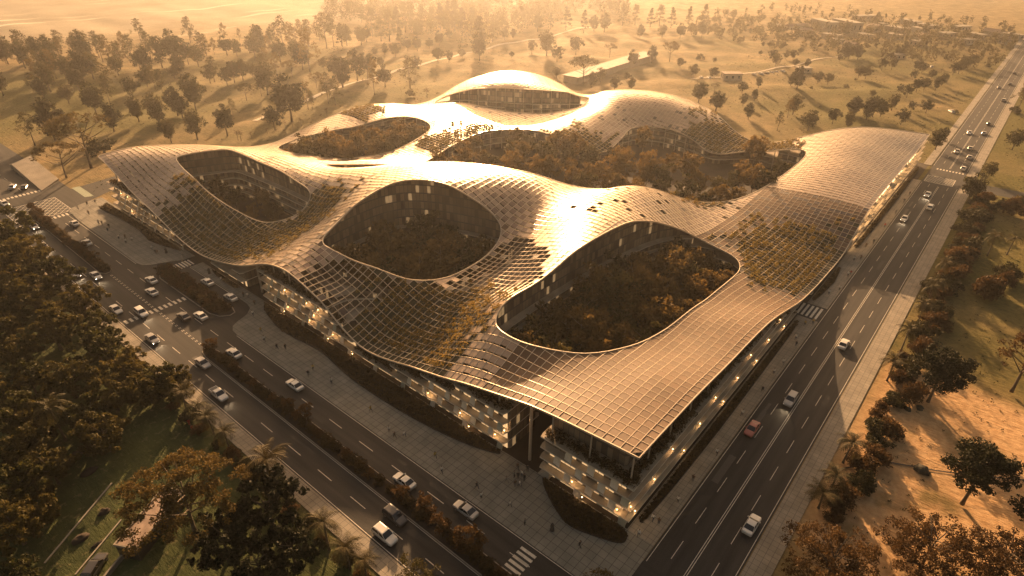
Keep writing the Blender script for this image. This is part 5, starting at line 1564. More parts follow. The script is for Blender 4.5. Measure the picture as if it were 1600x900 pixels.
# ------------------------------------------------------------------ cars
def paint(name, col, rough=0.28):
    m, nt, b = new_mat(name)
    b.inputs['Base Color'].default_value = (*col, 1)
    b.inputs['Roughness'].default_value = rough
    b.inputs['Metallic'].default_value = 0.15
    b.inputs['Coat Weight'].default_value = 0.6
    b.inputs['Coat Roughness'].default_value = 0.08
    return m
PAINT = {'white': paint('white car paint', (0.66, 0.62, 0.56)), 'silver': paint('silver car paint', (0.40, 0.37, 0.34)), 'red': paint('red car paint', (0.36, 0.10, 0.07)), 'dark': paint('dark car paint', (0.055, 0.05, 0.048)), 'beige': paint('beige car paint', (0.50, 0.43, 0.34))}
M['car_glass'] = simple('car glass', (0.018, 0.018, 0.02), 0.08, spec=0.8)
M['tyre'] = simple('tyre rubber', (0.018, 0.017, 0.016), 0.85)
M['wheel_rim'] = simple('wheel rim', (0.42, 0.40, 0.37), 0.35, 0.7)
M['headlight'] = simple('headlight lens', (0.6, 0.58, 0.54), 0.15)
M['headlight_lit'] = simple('lit headlight', (0.9, 0.85, 0.75), 0.3, emit=(1.0, 0.86, 0.62), estr=45.0)
M['taillight'] = simple('tail light', (0.28, 0.02, 0.015), 0.3)

def ring(x, w, zb, zs, n=0):
    return [(x, -w * .90, zb), (x, -w, zb + .16), (x, -w, zs - .14), (x, -w * .86, zs), (x, w * .86, zs), (x, w, zs - .14), (x, w, zb + .16), (x, w * .90, zb)]
SHAPES = {
    'saloon': dict(st=[(-2.36, .76, .36, .78), (-2.24, .87, .25, .93), (-1.4, .92, .22, .95), (0, .93, .22, .93), (1.1, .92, .22, .90), (1.95, .88, .24, .78), (2.26, .80, .30, .68), (2.36, .68, .36, .60)],
                   cab=[(-1.78, 1.08, .82, .90), (-1.30, .62, .77, 1.20), (-.95, .22, .68, 1.40)], h=1.44),
    'estate': dict(st=[(-2.38, .80, .36, .95), (-2.26, .90, .27, 1.02), (-1.4, .94, .25, 1.04), (0, .95, .25, 1.02), (1.1, .94, .25, 1.00), (1.95, .90, .27, .90), (2.28, .84, .33, .78), (2.38, .70, .38, .68)],
                   cab=[(-2.22, 1.10, .84, .98), (-2.08, .66, .80, 1.34), (-1.90, .30, .72, 1.60)], h=1.66),
    'pickup': dict(st=[(-2.60, .82, .42, .98), (-2.54, .92, .32, 1.06), (-1.4, .94, .28, 1.06), (0, .95, .28, 1.05), (1.1, .94, .28, 1.03), (2.05, .90, .30, .95), (2.45, .86, .36, .84), (2.55, .72, .42, .74)],
                   cab=[(-.98, 1.15, .84, 1.03), (-.86, .72, .80, 1.36), (-.72, .36, .72, 1.62)], h=1.68)}
def car_parts(shape):
    S = SHAPES[shape]
    mb = MB()
    mb.grid([ring(*s) for s in S['st']], 0, True, True, True)
    x0, x1, w, z = S['cab'][-1]
    top = lambda x, y, zz: (x, y, zz)
    mb.grid([[(x0 - .02, -w - .01, z - .02), (x1 + .02, -w - .01, z - .02), (x1 + .02, w + .01, z - .02), (x0 - .02, w + .01, z - .02)],
             [(x0 - .02, -w, z + .02), (x1 + .03, -w, z + .02), (x1 + .03, w, z + .02), (x0 - .02, w, z + .02)],
             [(x0 + .12, -w + .12, S['h']), (x1 - .10, -w + .12, S['h']), (x1 - .10, w - .12, S['h']), (x0 + .12, w - .12, S['h'])]], 0, True, True, True)
    # pillars over the glass
    for sx, ends in ((0, 'a'), (1, 'b')):
        for sy in (-1, 1):
            P = [Vector((c[sx], sy * c[2], c[3])) for c in S['cab']]
            mb.tube(P, 0.045, 4)
    m = [(a, b) for a, b in ((S['cab'][0][0] * .42 + S['cab'][0][1] * .58, S['cab'][-1][0] * .45 + S['cab'][-1][1] * .55),)]
    for sy in (-1, 1):
        mb.tube([Vector((m[0][0], sy * S['cab'][0][2], S['cab'][0][3])), Vector((m[0][1], sy * S['cab'][-1][2], S['cab'][-1][3]))], 0.05, 4)
    for sy in (-1, 1):   # mirrors
        mb.box(S['cab'][0][1] - .32, sy * 1.0 - .09, .93, S['cab'][0][1] - .16, sy * 1.0 + .09, 1.06)
    if shape == 'pickup':
        mb.box(-2.5, -.80, 1.05, -1.05, -.74, 1.12); mb.box(-2.5, .74, 1.05, -1.05, .80, 1.12)
    body = mb
    g = MB()
    g.grid([[(a, -w_, z_), (b, -w_, z_), (b, w_, z_), (a, w_, z_)] for a, b, w_, z_ in S['cab']], 0, True, True, True)
    if shape == 'pickup':
        g.face([(-2.42, -.70, 1.075), (-1.08, -.70, 1.075), (-1.08, .70, 1.075), (-2.42, .70, 1.075)])
    return body, g
def wheel_meshes():
    t = MB(); n = 14
    def circ(r, y): return [(r * math.cos(2 * math.pi * k / n), y, r * math.sin(2 * math.pi * k / n)) for k in range(n)]
    t.grid([circ(.20, -.11), circ(.30, -.115), circ(.33, -.08), circ(.33, .08), circ(.30, .115), circ(.20, .11)])
    r = MB(); r.grid([circ(.205, -.09), circ(.205, .09)], 0, True, True, True)
    for k in range(5):
        a = 2 * math.pi * k / 5
        r.obox((0, 0), (1, 0), (0, 1), .03, .1, 0.0, .19) if k == 0 else None
    return t.mesh('wheel', [M['tyre']], True), r.mesh('rim', [M['wheel_rim']])
WHEEL, RIM = wheel_meshes()
CAR_ME = {}
for shp in SHAPES:
    b, g = car_parts(shp)
    S = SHAPES[shp]
    fx, fw, fb, fs = S['st'][-2]; rx, rw, rb, rs = S['st'][1]
    hl = MB(); hl.grid([[(fx - .10, -.20, -.07), (fx - .10, .10, -.07), (fx - .10, .10, .07), (fx - .10, -.20, .07)], [(fx + .05, -.17, -.06), (fx + .07, .12, -.06), (fx + .04, .12, .05), (fx + .02, -.17, .05)]], 0, True, True, True)
    tl = MB(); tl.box(rx - .09, -.16, -.08, rx + .02, .16, .08)
    CAR_ME[shp] = dict(body={c: b.mesh('body', [PAINT[c]]) for c in PAINT}, glass=g.mesh('windows', [M['car_glass']]), hl={False: hl.mesh('headlight', [M['headlight']]), True: hl.mesh('headlight', [M['headlight_lit']])}, tl=tl.mesh('tail_light', [M['taillight']]))
def car(u, v, ang, shape, col, lit=False, detail=True, z=0.02):
    D = CAR_ME[shape]; S = SHAPES[shape]
    root = link('parked_car' if not detail and False else 'car', None, loc=(u, v, z))
    root.rotation_euler = (0, 0, math.radians(ang))
    root.scale = (1.04, 1.04, 1.04)
    link('body', D['body'][col], root)
    link('windows', D['glass'], root)
    if detail:
        for x in (-1.42, 1.42):
            for y in (-.84, .84):
                wo = link('wheel', WHEEL, root, (x, y, .33)); link('rim', RIM, wo)
        for y in (-1, 1):
            link('headlight', D['hl'][lit], root, (0, y * .56, S['st'][-2][3] - .10))
            link('tail_light', D['tl'], root, (0, y * .62, S['st'][1][3] - .18))
    if lit:
        for y in (-.5, .5):
            ld = bpy.data.lights.new('headlight_beam', 'SPOT'); ld.energy = 130; ld.spot_size = math.radians(58); ld.spot_blend = 0.7; ld.color = (1.0, .72, .42); ld.shadow_soft_size = .08
            lo = link('headlight_beam', ld, root, (S['st'][-1][0] + .12, y, .62)); lo.rotation_euler = (math.radians(90 - 11), 0, math.radians(-90))
    return root
def cars(lst, place, group):
    for u, v, ang, shape, col, lit, *rest in lst:
        c = car(u, v, ang, shape, col, lit, detail=not rest)
        nm = {'saloon': 'saloon car', 'estate': 'estate car', 'pickup': 'pickup truck'}[shape]
        later(c, f"{col} {nm}" + (' with lit headlights' if lit else ''), place, 'car' if shape != 'pickup' else 'truck', group, .7)
DN, UP = -90, 90
cars([(-23.8, 210.2, DN, 'saloon', 'white', True), (-26.9, 191.8, DN, 'saloon', 'silver', True), (-24.0, 238.9, DN, 'saloon', 'white', True), (-27.2, 165.9, DN, 'saloon', 'silver', True), (-23.7, 160.2, DN, 'saloon', 'white', True),
      (-27.4, 137.3, DN, 'saloon', 'white', False), (-23.8, 130.8, DN, 'estate', 'white', True), (-27.2, 117.0, DN, 'saloon', 'silver', True), (-24.0, 98.5, DN, 'saloon', 'silver', False), (-27.2, 85.3, DN, 'pickup', 'white', True)],
     'on the boulevard beside the grove', 'cars on the boulevard')
cars([(-27.4, 30.6, DN, 'estate', 'white', False), (-23.8, 32.2, DN, 'estate', 'dark', False)], 'on the lower boulevard beside the palm pavement', 'cars on the boulevard')
cars([(-14.3, 202.9, UP, 'saloon', 'white', False), (-17.2, 184.6, UP, 'saloon', 'white', False), (-14.6, 145.9, UP, 'saloon', 'white', False), (-17.4, 139.3, UP, 'saloon', 'white', False), (-17.6, 120.9, UP, 'saloon', 'dark', False), (-14.6, 117.9, UP, 'saloon', 'white', False),
      (-17.4, 96.6, UP, 'saloon', 'white', False), (-14.8, 75.7, UP, 'saloon', 'white', False), (-17.5, 36.8, UP, 'saloon', 'white', False), (-14.9, 23.8, UP, 'saloon', 'silver', False)],
     'on the boulevard beside the plaza', 'cars on the boulevard')
cars([(-4.9, 133.0, UP, 'saloon', 'white', False), (-4.9, 120.5, UP, 'saloon', 'white', False)], 'stopped in the drop-off lane', 'cars in the drop-off lane')
cars([(-17.0, 255.2, 64, 'saloon', 'silver', False), (-14.2, 251.6, 64, 'saloon', 'dark', False)], 'waiting above the upper zebra crossing', 'cars on the boulevard')
cars([(51.8, -10.0, 180, 'estate', 'silver', True), (37.6, -7.0, 180, 'saloon', 'red', False), (174.7, -8.0, 180, 'saloon', 'white', True), (205.4, -9.9, 180, 'saloon', 'white', True)], 'on the highway beside the building', 'cars on the highway')
cars([(14.6, -15.9, 0, 'saloon', 'white', False), (81.2, -13.0, 0, 'saloon', 'white', False), (192.3, -13.0, 0, 'estate', 'white', False)], 'on the highway side away from the building', 'cars on the highway')
cars([(310.6, -10.0, 180, 'saloon', 'white', False), (272.9, -10.0, 180, 'saloon', 'beige', False), (437.2, -9.8, 180, 'saloon', 'dark', False)], 'on the distant highway, oncoming', 'cars on the distant highway')
cars([(314.7, -15.6, 0, 'saloon', 'silver', False), (336.1, -15.3, 0, 'saloon', 'dark', False), (282.3, -14.0, 0, 'saloon', 'beige', False), (267.4, -15.6, 0, 'saloon', 'silver', False), (248.6, -15.8, 0, 'saloon', 'white', False), (454.2, -14.0, 0, 'saloon', 'dark', False), (400.3, -15.6, 0, 'estate', 'silver', False), (496.2, -13.0, 0, 'saloon', 'dark', False)],
     'on the distant highway, driving away', 'cars on the distant highway')
cars([(350.5, 3.5, 30, 'saloon', 'white', False, 1), (481.2, 34.9, 10, 'saloon', 'white', False, 1)], 'parked on the grass beside the distant highway', 'cars in the fields')
cars([(382.0, 114.2, 60, 'saloon', 'white', False, 1), (377.6, 116.0, 60, 'saloon', 'dark', False, 1), (373.2, 117.9, 60, 'saloon', 'white', False, 1), (386.2, 112.6, 60, 'saloon', 'silver', False, 1), (391.3, 110.1, 60, 'saloon', 'white', False, 1), (368.4, 120.8, 60, 'saloon', 'silver', False, 1), (338.2, 139.0, 40, 'saloon', 'white', False, 1), (335.0, 143.0, 40, 'saloon', 'silver', False, 1)],
     'parked along the field track by the pale farmhouse', 'cars in the fields')
cars([(-60.9, 61.1, 40, 'estate', 'dark', False)], 'standing on the dark lawn at the lower photo edge', 'cars in the fields')
# ------------------------------------------------------------------ people
SKIN = simple('skin', (0.32, 0.18, 0.11), 0.6)
HAIR = simple('dark hair', (0.02, 0.014, 0.01), 0.6)
SHOE = simple('dark shoes', (0.02, 0.018, 0.016), 0.5)
CLOTH = {'white': simple('white cloth', (0.62, 0.57, 0.50), 0.8), 'dark': simple('dark cloth', (0.03, 0.028, 0.028), 0.8), 'brown': simple('brown cloth', (0.13, 0.08, 0.05), 0.8), 'yellow': simple('ochre cloth', (0.42, 0.30, 0.09), 0.8), 'red': simple('red cloth', (0.40, 0.07, 0.04), 0.8), 'grey': simple('grey cloth', (0.16, 0.15, 0.14), 0.8), 'blue': simple('dark blue cloth', (0.03, 0.04, 0.07), 0.8)}
def body_mesh(pose):
    """One continuous body grown over a skeleton (joints with radii)."""
    if pose == 'walk':
        lf, rf, lk, rk, la, ra = .34, -.36, .20, -.10, -.26, .26
    elif pose == 'stride':
        lf, rf, lk, rk, la, ra = -.28, .30, -.06, .18, .22, -.22
    else:
        lf, rf, lk, rk, la, ra = .02, -.03, .02, .0, .03, -.03
    J = [((0, 0, .95), .145), ((0, 0, 1.15), .125), ((0, 0, 1.36), .15), ((.01, 0, 1.50), .062), ((.02, 0, 1.60), .10), ((.015, 0, 1.70), .088),
         ((0, .10, .90), .105), ((lk, .10, .50), .07), ((lf - .05, .10, .08), .05), ((lf + .12, .10, .05), .045),
         ((0, -.10, .90), .105), ((rk, -.10, .50), .07), ((rf - .05, -.10, .08 if rf > -.2 else .14), .05), ((rf + .12, -.10, .05), .045),
         ((0, .20, 1.40), .068), ((la * .3, .26, 1.13), .048), ((la, .25, .92), .036), ((la * 1.15, .25, .83), .042),
         ((0, -.20, 1.40), .068), ((ra * .3, -.26, 1.13), .048), ((ra, -.25, .92), .036), ((ra * 1.15, -.25, .83), .042)]
    E = [(0, 1), (1, 2), (2, 3), (3, 4), (4, 5), (0, 6), (6, 7), (7, 8), (8, 9), (0, 10), (10, 11), (11, 12), (12, 13), (2, 14), (14, 15), (15, 16), (16, 17), (2, 18), (18, 19), (19, 20), (20, 21)]
    me = bpy.data.meshes.new('skeleton'); me.from_pydata([j[0] for j in J], E, [])
    o = bpy.data.objects.new('skeleton', me); COL.objects.link(o)
    md = o.modifiers.new('skin', 'SKIN')
    for k, (_, r) in enumerate(J):
        me.skin_vertices[0].data[k].radius = (r, r)
        me.skin_vertices[0].data[k].use_root = (k == 0)
    s = o.modifiers.new('sub', 'SUBSURF'); s.levels = 1; s.render_levels = 1
    dg = bpy.context.evaluated_depsgraph_get()
    out = bpy.data.meshes.new_from_object(o.evaluated_get(dg))
    bpy.data.objects.remove(o)
    return out
def dress(me, top, low):
    me = me.copy(); me.name = 'person'; me.materials.clear()
    for m in (CLOTH[low], CLOTH[top], SKIN, HAIR, SHOE):
        me.materials.append(m)
    mi = []
    for p in me.polygons:
        x, y, z = p.center
        if z < .11: k = 4
        elif abs(y) > .205 and z < .91: k = 2
        elif z < .93: k = 0
        elif z < 1.47: k = 1
        elif z > 1.66 or (x < -.015 and z > 1.54): k = 3
        else: k = 2
        mi.append(k)
    me.polygons.foreach_set('material_index', np.array(mi, np.int32))
    me.polygons.foreach_set('use_smooth', np.ones(len(mi), bool))
    return me
def robe_mesh(col):
    mb = MB()
    def c(r, z, sx=1.0): return [(r * sx * math.cos(2 * math.pi * k / 10), r * math.sin(2 * math.pi * k / 10), z) for k in range(10)]
    mb.grid([c(.36, 0.0), c(.33, .3), c(.25, .8), c(.22, 1.05), c(.25, 1.35), c(.17, 1.46), c(.085, 1.5), c(.11, 1.58), c(.115, 1.66), c(.07, 1.74), c(.01, 1.76)], 0, True, True, True)
    for sy in (-1, 1):
        mb.tube([Vector((0, sy * .2, 1.38)), Vector((.05, sy * .29, 1.12)), Vector((.16, sy * .24, .95))], [.08, .07, .06], 6)
    return mb.mesh('person', [CLOTH[col]], True)
BODY = {p: body_mesh(p) for p in ('walk', 'stride', 'stand')}
DRESS = {}
PEOPLE = {
 'upper plaza': ('on the upper plaza', [(-8.9, 214.9), (-5.4, 216.6), (-2.8, 216.5), (-8.2, 207.7), (-9.1, 196.9), (-8.5, 195.7), (-8.0, 191.4), (-9.3, 189.2), (-9.3, 180.8), (-7.9, 179.2), (-9.2, 175.7), (-7.3, 175.7), (-5.9, 165.2), (-6.3, 161.7), (-6.0, 161.0), (-3.9, 160.1), (-2.1, 153.0)]),
 'drop': ('on the strip beside the drop-off lane', [(-1.8, 137.9), (-1.9, 130.9), (-2.2, 118.6), (-1.7, 117.4), (-2.5, 112.6), (-5.5, 108.3)]),
 'plaza': ('on the long plaza by the boulevard', [(-8.3, 99.9), (-9.8, 96.0), (-9.6, 90.8), (-8.4, 89.1), (-10.7, 76.5), (-8.7, 77.6), (-8.9, 70.4), (-9.2, 56.5), (-10.6, 49.0), (-11.0, 46.9), (-9.5, 45.7), (-9.5, 36.9), (-11.3, 33.3), (-9.8, 25.8), (-11.0, 23.6), (-9.1, 18.5), (-10.4, 14.1), (-8.2, 9.9), (-7.9, 4.4)]),
 'crowd': ('in the cluster before the entrance gap', [(-5.3, 22.5), (-1.4, 23.0), (-3.4, 22.2), (-3.2, 21.5), (-2.3, 21.3), (-2.8, 20.3), (-5.0, 20.7), (-4.4, 20.1), (-0.7, 21.2)]),
 'walk': ('on the pavement along the highway front', [(4.7, -2.3), (4.7, -3.4), (0.3, -2.0), (11.1, -3.8), (50.9, -4.1), (40.5, -3.7), (26.5, -4.3), (17.3, -3.7), (84.0, -2.8), (86.0, -4.2), (76.1, -3.1), (73.2, -4.1), (64.0, -4.2), (58.8, -3.8), (118.7, -4.1), (119.9, -4.5), (130.2, -2.8), (132.3, -4.2), (147.0, -4.4), (142.5, -3.2), (163.0, -4.2), (177.9, -4.5), (191.9, -4.4), (201.0, -4.5), (104.2, -2.9), (108.7, -4.5)]),
}
ROBES = {('plaza', 17), ('upper plaza', 15), ('drop', 0)}
pr = random.Random(21)
for key, (place, lst) in PEOPLE.items():
    for i, (u, v) in enumerate(lst):
        if (key, i) in ROBES:
            me = DRESS.setdefault('robe', robe_mesh('dark')); look = 'person in a long black robe'
        else:
            pose = pr.choice(['walk', 'stride', 'stand']) if key != 'crowd' else pr.choice(['stand', 'stand', 'walk'])
            top = pr.choice(['white', 'dark', 'dark', 'brown', 'yellow', 'grey', 'white', 'red' if key == 'walk' else 'dark'])
            low = pr.choice(['dark', 'dark', 'grey', 'blue'])
            if (pose, top, low) not in DRESS: DRESS[(pose, top, low)] = dress(BODY[pose], top, low)
            me = DRESS[(pose, top, low)]
            look = f"{'standing' if pose == 'stand' else 'walking'} person in {dict(yellow='ochre').get(top, top)} top"
        o = link('person', me, None, (u, v, KZ))
        rz = pr.choice([90, -90, 70, -110]) if key not in ('walk', 'crowd') else (pr.choice([0, 180, 10, 190]) if key == 'walk' else pr.uniform(0, 360))
        o.rotation_euler = (0, 0, math.radians(rz)); s = pr.uniform(.96, 1.06); o.scale = (s * 1.08, s * 1.08, s)
        later(o, look, place, 'person', 'people around the building', .9)
for i, (u, v) in enumerate(((-35.6, 81.5), (-36.0, 79.4))):
    DRESS.setdefault('r', dress(BODY['stand'], 'red', 'red' if i == 0 else 'white'))
    o = link('person', DRESS['r'], None, (u, v, 0)); o.rotation_euler = (0, 0, 1 + i)
    later(o, 'standing person in red clothes', 'under the palms behind the boulevard pavement', 'person', 'people around the building', .9)
# ------------------------------------------------------------------ small buildings and odds and ends
M['cream'] = simple('cream wall', (0.42, 0.36, 0.28), 0.85, var=0.12, scale=0.5)
M['tan_wall'] = simple('tan wall', (0.36, 0.29, 0.21), 0.85, var=0.15, scale=0.5)
M['roof_pale'] = simple('pale flat roof', (0.25, 0.21, 0.16), 0.8, var=0.2, scale=0.3)
M['roof_brown'] = simple('brown roof', (0.22, 0.15, 0.10), 0.8, var=0.2, scale=0.4)
M['window_dark'] = simple('dark window glass', (0.03, 0.028, 0.026), 0.15)
def house(u, v, lx, ly, h, rz, wm, rm, name='house', pitched=False, base=None):
    root = link(name, None, loc=(u, v, float(ground_z(u, v)) - .1 if base is None else base)); root.rotation_euler = (0, 0, math.radians(rz))
    w = MB(); w.box(-lx / 2, -ly / 2, 0, lx / 2, ly / 2, h); link('wall', w.mesh('wall', [M[wm]]), root)
    r = MB()
    if pitched:
        r.grid([[(-lx / 2 - .4, -ly / 2 - .4, h), (-lx / 2 - .4, 0, h + ly * .28), (-lx / 2 - .4, ly / 2 + .4, h), (-lx / 2 - .4, 0, h - .02)], [(lx / 2 + .4, -ly / 2 - .4, h), (lx / 2 + .4, 0, h + ly * .28), (lx / 2 + .4, ly / 2 + .4, h), (lx / 2 + .4, 0, h - .02)]], 0, True, True, True)
    else:
        r.box(-lx / 2 - .3, -ly / 2 - .3, h + .003, lx / 2 + .3, ly / 2 + .3, h + .35)
    link('roof', r.mesh('roof', [M[rm]]), root)
    n = max(2, int(lx / 4))
    for k in range(min(n, 5)):
        x = -lx / 2 + lx * (k + .5) / min(n, 5)
        g = MB(); g.box(x - .7, -ly / 2 - .04, h * .35, x + .7, -ly / 2 + .1, h * .75); link('window', g.mesh('window', [M['window_dark']]), root)
    for k in range(2):
        y = -ly / 2 + ly * (k + .5) / 2
        g = MB(); g.box(-lx / 2 - .04, y - .7, h * .35, -lx / 2 + .1, y + .7, h * .75); link('window', g.mesh('window', [M['window_dark']]), root)
    return root
hr = random.Random(3)
VIL = [(604, 145.5, 26, 10, 8), (611, 128, 30, 11, 9), (563, 126, 16, 9, 4), (598, 168, 24, 7, 4), (645, 92, 20, 9, 4.5), (690, 73, 18, 10, 4), (713, 49, 18, 9, 4), (688, 20, 16, 9, 4), (679, 5, 16, 9, 4), (710, 93, 22, 9, 4), (707, 135, 26, 9, 4.5),
       (560, 150, 14, 8, 3.8), (545, 118, 12, 8, 3.8), (580, 104, 14, 8, 4), (600, 84, 13, 8, 4), (620, 66, 14, 8, 4), (640, 50, 14, 9, 4.2), (655, 30, 15, 8, 4), (668, 112, 14, 8, 4), (630, 108, 12, 9, 4.5), (660, 75, 14, 8, 4), (590, 185, 14, 8, 4), (640, 160, 18, 8, 4), (520, 100, 10, 7, 3.6), (505, 62, 9, 7, 3.4), (570, 60, 12, 8, 4), (610, 30, 12, 8, 4), (640, 5, 12, 8, 4)]
for i, (u, v, lx, ly, h) in enumerate(VIL):
    pit = i % 4 == 3; pale = i % 3 != 1
    o = house(u, v, lx, ly, h, hr.choice([60, 52, 68, -30]), 'cream' if pale else 'tan_wall', 'roof_pale' if not pit else 'roof_brown', 'village_house', pit)
    later(o, ('pale ' if pale else 'tan ') + ('pitched-roof house' if pit else ('long flat-roofed block' if lx > 19 else 'flat-roofed house')), 'in the distant village', 'house', 'houses of the distant village', h)
o = house(351.5, 129.5, 12, 7, 4.2, -50, 'cream', 'roof_brown', 'farmhouse'); tag(o, 'small pale farmhouse at the near end of the field track', 'house')
o = house(404, 100, 9, 6, 3.2, -50, 'cream', 'roof_pale', 'field_shed'); tag(o, 'small cream shed near the row of parked cars', 'shed')
# long low roof beyond the sunlit hump
root = link('low_hall', None, loc=(318, 199.5, -.2)); root.rotation_euler = (0, 0, math.atan2(2.5, 130))
tag(root, 'long low hall with flat pale roof and dark side beyond the sunlit hump', 'building')
w = MB(); w.box(-52, -5.5, 0, 52, 5.5, 4.2); link('wall', w.mesh('wall', [M['tan_wall']]), root)
r = MB(); r.box(-53, -6.2, 4.21, 53, 6.2, 4.6); link('roof', r.mesh('roof', [M['roof_pale']]), root)
# pale ramp roof above the boulevard junction
root = link('underpass_roof', None, loc=(-6.8, 262, 0))
tag(root, 'pale sloping slab roof of an underpass above the upper boulevard junction', 'roof')
w = MB(); w.grid([[(-3.8, 15.5, 0), (-4.3, -18, 0), (3.9, -10.5, 0), (4.4, 20.5, 0)], [(-3.8, 15.5, 2.4), (-4.3, -18, .25), (3.9, -10.5, .6), (4.4, 20.5, 2.6)]], 0, True, True, True)
link('slab', w.mesh('slab', [M['roof_pale']]), root)
w = MB()
w.box(-4.25, 15.6, .0, 4.3, 16.0, 2.2); link('retaining_wall', w.mesh('retaining_wall', [M['concrete']]), root)
# flat-roofed shed on the dark lawn
A = Vector((-57.8, 60.5)); B = Vector((-55.6, 57.0)); Cc = Vector((-49.3, 65.1))
d = (Cc - A); Ls = d.length * 1.25; d.normalize(); s = (B - A); wd = s.length; s.normalize()
c = A + d * Ls / 2 + s * wd / 2
root = link('garden_shed', None, loc=(c.x, c.y, 0)); root.rotation_euler = (0, 0, math.atan2(d.y, d.x))
tag(root, 'long flat-roofed shed with raised pale rim under the umbrella-shaped tree', 'shed')
w = MB(); w.box(-Ls / 2 + .15, -wd / 2 + .15, 0, Ls / 2 - .15, wd / 2 - .15, 2.75); link('wall', w.mesh('wall', [M['dark_metal']]), root)
w = MB(); w.box(-Ls / 2 + .05, -wd / 2 + .05, 2.76, Ls / 2 - .05, wd / 2 - .05, 3.0); link('roof', w.mesh('roof', [simple('weathered metal roof', (0.34, 0.25, 0.19), .45, .3, var=.4, scale=.6)]), root)
w = MB()
for a, b, e, f in ((-Ls / 2, -wd / 2, Ls / 2, -wd / 2 + .28), (-Ls / 2, wd / 2 - .28, Ls / 2, wd / 2), (-Ls / 2, -wd / 2 + .281, -Ls / 2 + .28, wd / 2 - .281), (Ls / 2 - .28, -wd / 2 + .281, Ls / 2, wd / 2 - .281)):
    w.box(a, b, 2.7, e, f, 3.2)
link('roof_rim', w.mesh('roof_rim', [M['roof_pale']]), root)
g = MB(); g.box(-Ls / 2 + .10, -wd * .3, .9, -Ls / 2 + .2, wd * .3, 2.2); link('window', g.mesh('window', [M['window_dark']]), root)
# low garden wall in front of the shed
w = MB(); w.obox((-59.6, 58.6), (d.x, d.y), (s.x, s.y), 2.6, .18, 0, .9)
o = link('low_wall', w.mesh('low_wall', [M['roof_pale']])); tag(o, 'short pale wall running from the corner of the flat-roofed shed', 'wall')
# edging and earth heaps on the lawn
def heap(u, v, rx, ry, h, label, sd):
    rng = np.random.default_rng(sd); mb = MB(); rings = []
    for i in range(7):
        t = i / 6; z = h * math.sin(t * math.pi / 2) ; q = math.cos(t * math.pi / 2) + .02
        rings.append([(rx * q * math.cos(a) * (1 + .25 * rng.normal() * .5), ry * q * math.sin(a) * (1 + .25 * rng.normal() * .5), z * (1 + .2 * rng.normal() * (i > 0))) for a in [2 * math.pi * k / 12 for k in range(12)]])
    mb.grid(rings, 0, True, True, True)
    o = link('earth_heap', mb.mesh('earth_heap', [M['soil']], True), None, (u, v, -.03)); tag(o, label, 'heap', 'earth heaps on the lawn')
def G(px, py):
    """Point of the ground seen at a place of the photograph."""
    r = ROT @ Vector((px - 800, -(py - 450), -FPX)); t = -CAM_LOC.z / r.z
    return CAM_LOC.x + r.x * t, CAM_LOC.y + r.y * t
for k, (p, rx, ry, h, lab) in enumerate((((139, 738), 1.5, .9, .7, 'dark earth heap on the sunlit strip of lawn'), ((163, 800), 1.0, .7, .6, 'brown earth heap beside the pale kerb line, upper one'), ((126, 842), 1.4, .9, .6, 'brown earth heap beside the pale kerb line, lower one'), ((118, 712), 1.7, .8, .6, 'dark earth heap at the foot of the thin palm'), ((152, 851), .9, .35, .35, 'small dark mound near the flat-roofed shed'))):
    heap(*G(*p), rx, ry, h, lab, 300 + k)
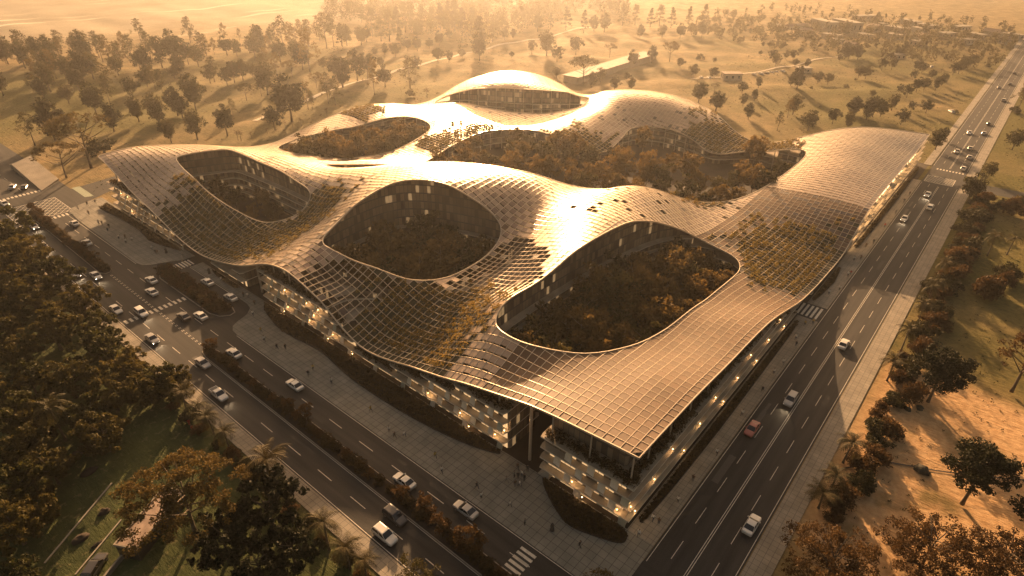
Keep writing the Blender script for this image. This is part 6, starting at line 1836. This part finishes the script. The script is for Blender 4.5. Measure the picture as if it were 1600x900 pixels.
for k, (p, r_, lab) in enumerate((((1430, 616), 1.1, 'dark boulder left of the nearest black tree'), ((1418, 640), .7, 'small dark boulder on the sand below another'), ((1437, 638), .8, 'dark boulder beside the sand track'), ((1440, 735), 1.3, 'pointed dark boulder on the middle of the sand'))):
    rng = np.random.default_rng(330 + k); mb = MB(); rings = []
    for i in range(6):
        t = i / 5; q = math.cos(t * math.pi / 2) + .02
        rings.append([(r_ * q * math.cos(a) * (1 + .14 * rng.normal()), r_ * q * math.sin(a) * (1 + .14 * rng.normal()), r_ * .9 * math.sin(t * math.pi / 2)) for a in [2 * math.pi * j / 9 for j in range(9)]])
    mb.grid(rings, 0, True, True, True)
    x, y = G(*p); o = link('boulder', mb.mesh('boulder', [simple('dark stone', (0.05, 0.045, 0.03), .9, var=.3, scale=2)]), None, (x, y, float(ground_z(x, y)))); tag(o, lab, 'boulder', 'boulders on the sand')
mb = MB()
for a, b in (((70, 880), (175, 755)), ((118, 898), (190, 812))):
    p, q = Vector(G(*a)), Vector(G(*b)); dd = (q - p).normalized(); n = Vector((-dd.y, dd.x)); m_ = (p + q) / 2
    mb.obox(m_, dd, n, (q - p).length / 2, .12, 0, .14)
structure('lawn_kerb', mb.mesh('lawn_kerb', [M['kerb']]))
# thin rail fence across the grove
p, q = Vector(G(0, 500)), Vector(G(60, 492))
mb = MB(); dd = (q - p); L_ = dd.length; dd.normalize(); n = Vector((-dd.y, dd.x))
for k in range(7):
    c = p + dd * L_ * k / 6; mb.obox(c, dd, n, .05, .05, 0, 1.3)
mb.obox((p + q) / 2, dd, n, L_ / 2, .03, 1.0, 1.08); mb.obox((p + q) / 2, dd, n, L_ / 2, .03, .5, .58)
o = link('rail_fence', mb.mesh('rail_fence', [M['kerb']])); tag(o, 'low rail fence among the trees of the dark grove', 'fence')
# the air: pale dust
hz = MB(); hz.box(-2200, -2000, -3.0, 4200, 3800, 118.0)
hm = bpy.data.materials.new('dusty air'); hm.use_nodes = True
nt = hm.node_tree; nt.nodes.clear()
ho = nt.nodes.new('ShaderNodeOutputMaterial'); hv = nt.nodes.new('ShaderNodeVolumePrincipled')
hv.inputs['Color'].default_value = (0.96, 0.97, 1.0, 1)
hv.inputs['Density'].default_value = 0.00021
hv.inputs['Anisotropy'].default_value = 0.8
nt.links.new(hv.outputs[0], ho.inputs['Volume'])
hzo = link('haze', hz.mesh('haze', [hm])); tag(hzo, kind='stuff')
drop_protos()
write_labels()
